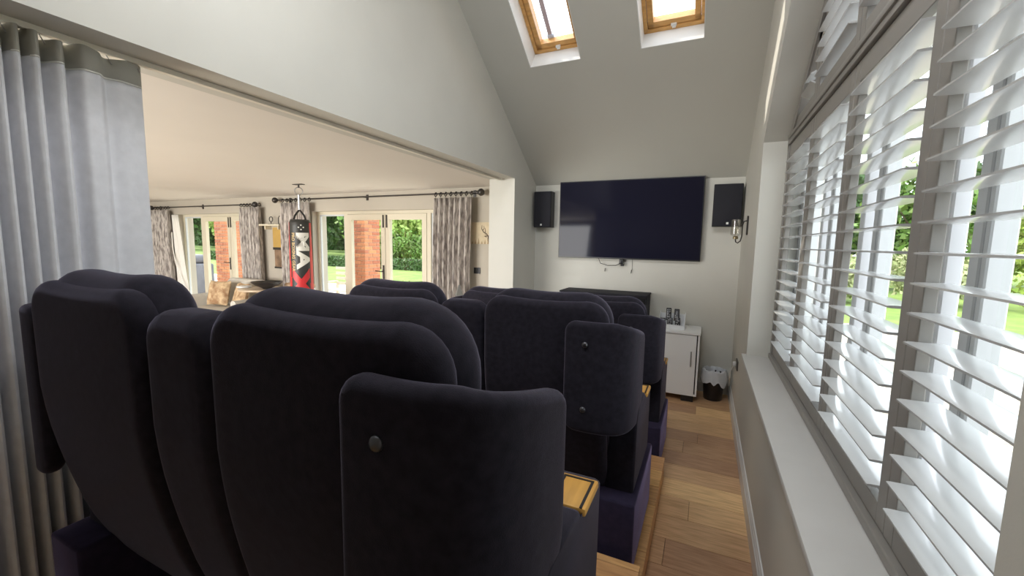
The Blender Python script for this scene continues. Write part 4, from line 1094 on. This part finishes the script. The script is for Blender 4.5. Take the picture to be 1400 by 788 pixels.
# brick pillars of the verandah
M_BRICK = mat('brick', (0.50, 0.19, 0.095), 0.85, noise=0.18, nscale=30, rnd=0.22, bump=0.3, bscale=80)
M_MORT = mat('mortar', (0.50, 0.40, 0.32), 0.95)
bme = {}
def brick_mesh(w, d):
    k = (round(w, 3), round(d, 3))
    if k not in bme:
        bm = NB(); box(bm, -w/2, w/2, -d/2, d/2, -0.0325, 0.0325, 0.003, 1)
        bmesh.ops.recalc_face_normals(bm, faces=bm.faces)
        me = bpy.data.meshes.new('brick'); bm.to_mesh(me); bm.free(); me.materials.append(M_BRICK); bme[k] = me
    return bme[k]
def pillar(x0, y0, label):
    S = 0.44
    t = thing('brick_pillar', (x0+S/2, y0+S/2, ZG), label, 'pillar', 'brick verandah pillars')
    top = 2.90
    Bx('mortar_core', x0+0.008, x0+S-0.008, y0+0.008, y0+S-0.008, ZG+0.001, top, M_MORT, t)
    z = ZG + 0.04; row = 0
    while z < top - 0.03:
        L, Wd = 0.215, 0.1025
        lay = []
        if row % 2 == 0:
            lay = [(0.1075, 0.05, L, Wd), (0.3325, 0.05, L, Wd), (0.39, 0.2225, Wd, L), (0.1075, 0.39, L, Wd), (0.3325, 0.39, L, Wd), (0.05, 0.2225, Wd, L)]
        else:
            lay = [(0.05, 0.1075, Wd, L), (0.05, 0.3325, Wd, L), (0.2225, 0.05, L, Wd), (0.39, 0.1075, Wd, L), (0.39, 0.3325, Wd, L), (0.2225, 0.39, L, Wd)]
        for (cx, cy, w_, d_) in lay:
            if cy > 0.38 and cx < 0.30: continue      # core side nobody sees
            o = link(bpy.data.objects.new('brick', brick_mesh(w_, d_))); o.parent = t
            o.location = Vector((x0+cx+random.uniform(-.001, .001), y0+cy+random.uniform(-.001, .001), z)) - Vector(t.location)
        z += 0.075; row += 1
    Bx('cap', x0-0.03, x0+S+0.03, y0-0.03, y0+S+0.03, top, top+0.06, M_MORT, t)
pillar(-6.79, 6.5, 'red brick pillar outside the doors near the pier')
pillar(-11.40, 6.5, 'red brick pillar outside the doors behind the sofa')
o = Bx('verandah_beam', -13.0, -3.0, 6.58, 6.86, 2.965, 3.2, mat('beam_wood', (0.25, 0.15, 0.08), 0.7)); tag(o, 'dark timber beam resting on the brick pillars', 'beam')
# garden furniture
t = thing('garden_bench', (-8.6, 8.2, ZG), 'pale wooden slatted bench on the patio', 'bench')
M_TEAK = mat('bench_wood', (0.60, 0.53, 0.43), 0.7)
for z in (0.42, 0.56, 0.70, 0.84): Bx('back_slat', -9.3, -7.9, 8.42, 8.45, z, z+0.07, M_TEAK, t)
for y in (7.98, 8.09, 8.20, 8.31): Bx('seat_slat', -9.3, -7.9, y, y+0.085, 0.30, 0.325, M_TEAK, t)
for x in (-9.28, -7.98):
    Bx('leg', x, x+0.06, 7.98, 8.04, ZG+0.001, 0.50, M_TEAK, t); Bx('leg', x, x+0.06, 8.39, 8.45, ZG+0.001, 0.42, M_TEAK, t); Bx('armrest', x-0.01, x+0.07, 7.96, 8.41, 0.501, 0.53, M_TEAK, t)
t = thing('covered_barbecue', (-14.4, 7.6, ZG), 'grey covered barbecue on the patio outside the sofa doors', 'barbecue')
M_BBQ = mat('cover_grey', (0.13, 0.13, 0.15), 0.7, noise=0.2, nscale=5)
Bx('cover', -14.85, -13.95, 7.3, 7.9, ZG+0.02, 0.85, M_BBQ, t, 0.06, 3); Bx('lid', -14.75, -14.05, 7.33, 7.87, 0.851, 1.12, M_BBQ, t, 0.11, 4)
Bx('tag', -14.45, -14.35, 7.29, 7.2985, 0.35, 0.55, mat('tag_yellow', (0.75, 0.62, 0.05), 0.6), t)
# garden seen through the shutters
shrub(9.2, 17.6, 1.2, 3.3, 3400, 0.11, 1, 'tall bright yellow-green bush on the lawn edge')
shrub(6.6, 17.6, 1.2, 1.9, 2600, 0.09, 3, 'pale feathery shrub beside the bright bush')
shrub(4.1, 17.4, 1.15, 1.7, 2200, 0.09, 3, 'low pale flowering shrub nearer the house corner')
shrub(11.8, 17.2, 1.2, 1.6, 2200, 0.09, 0, 'low green shrub past the bright bush')
shrub(1.7, 17.8, 1.1, 2.3, 2200, 0.10, 2, 'dark green shrub nearest the house corner')
for k, x in enumerate((3.2, 8.2, 13.2, 18.2)):
    tree(x, 23.5, 5.6 + 0.5*(k % 2), 2.2, 3600, 0.19, (2, 0, 2, 0)[k], '%s small tree beyond the gravel drive counting from the house corner' % TL[k])
for k, x in enumerate((5.8, 11.4, 17.0, 22.6)):
    tree(x, 29.5, 7.0, 2.5, 3200, 0.24, 2, '%s taller dark tree behind the small trees beyond the drive' % TL[k])
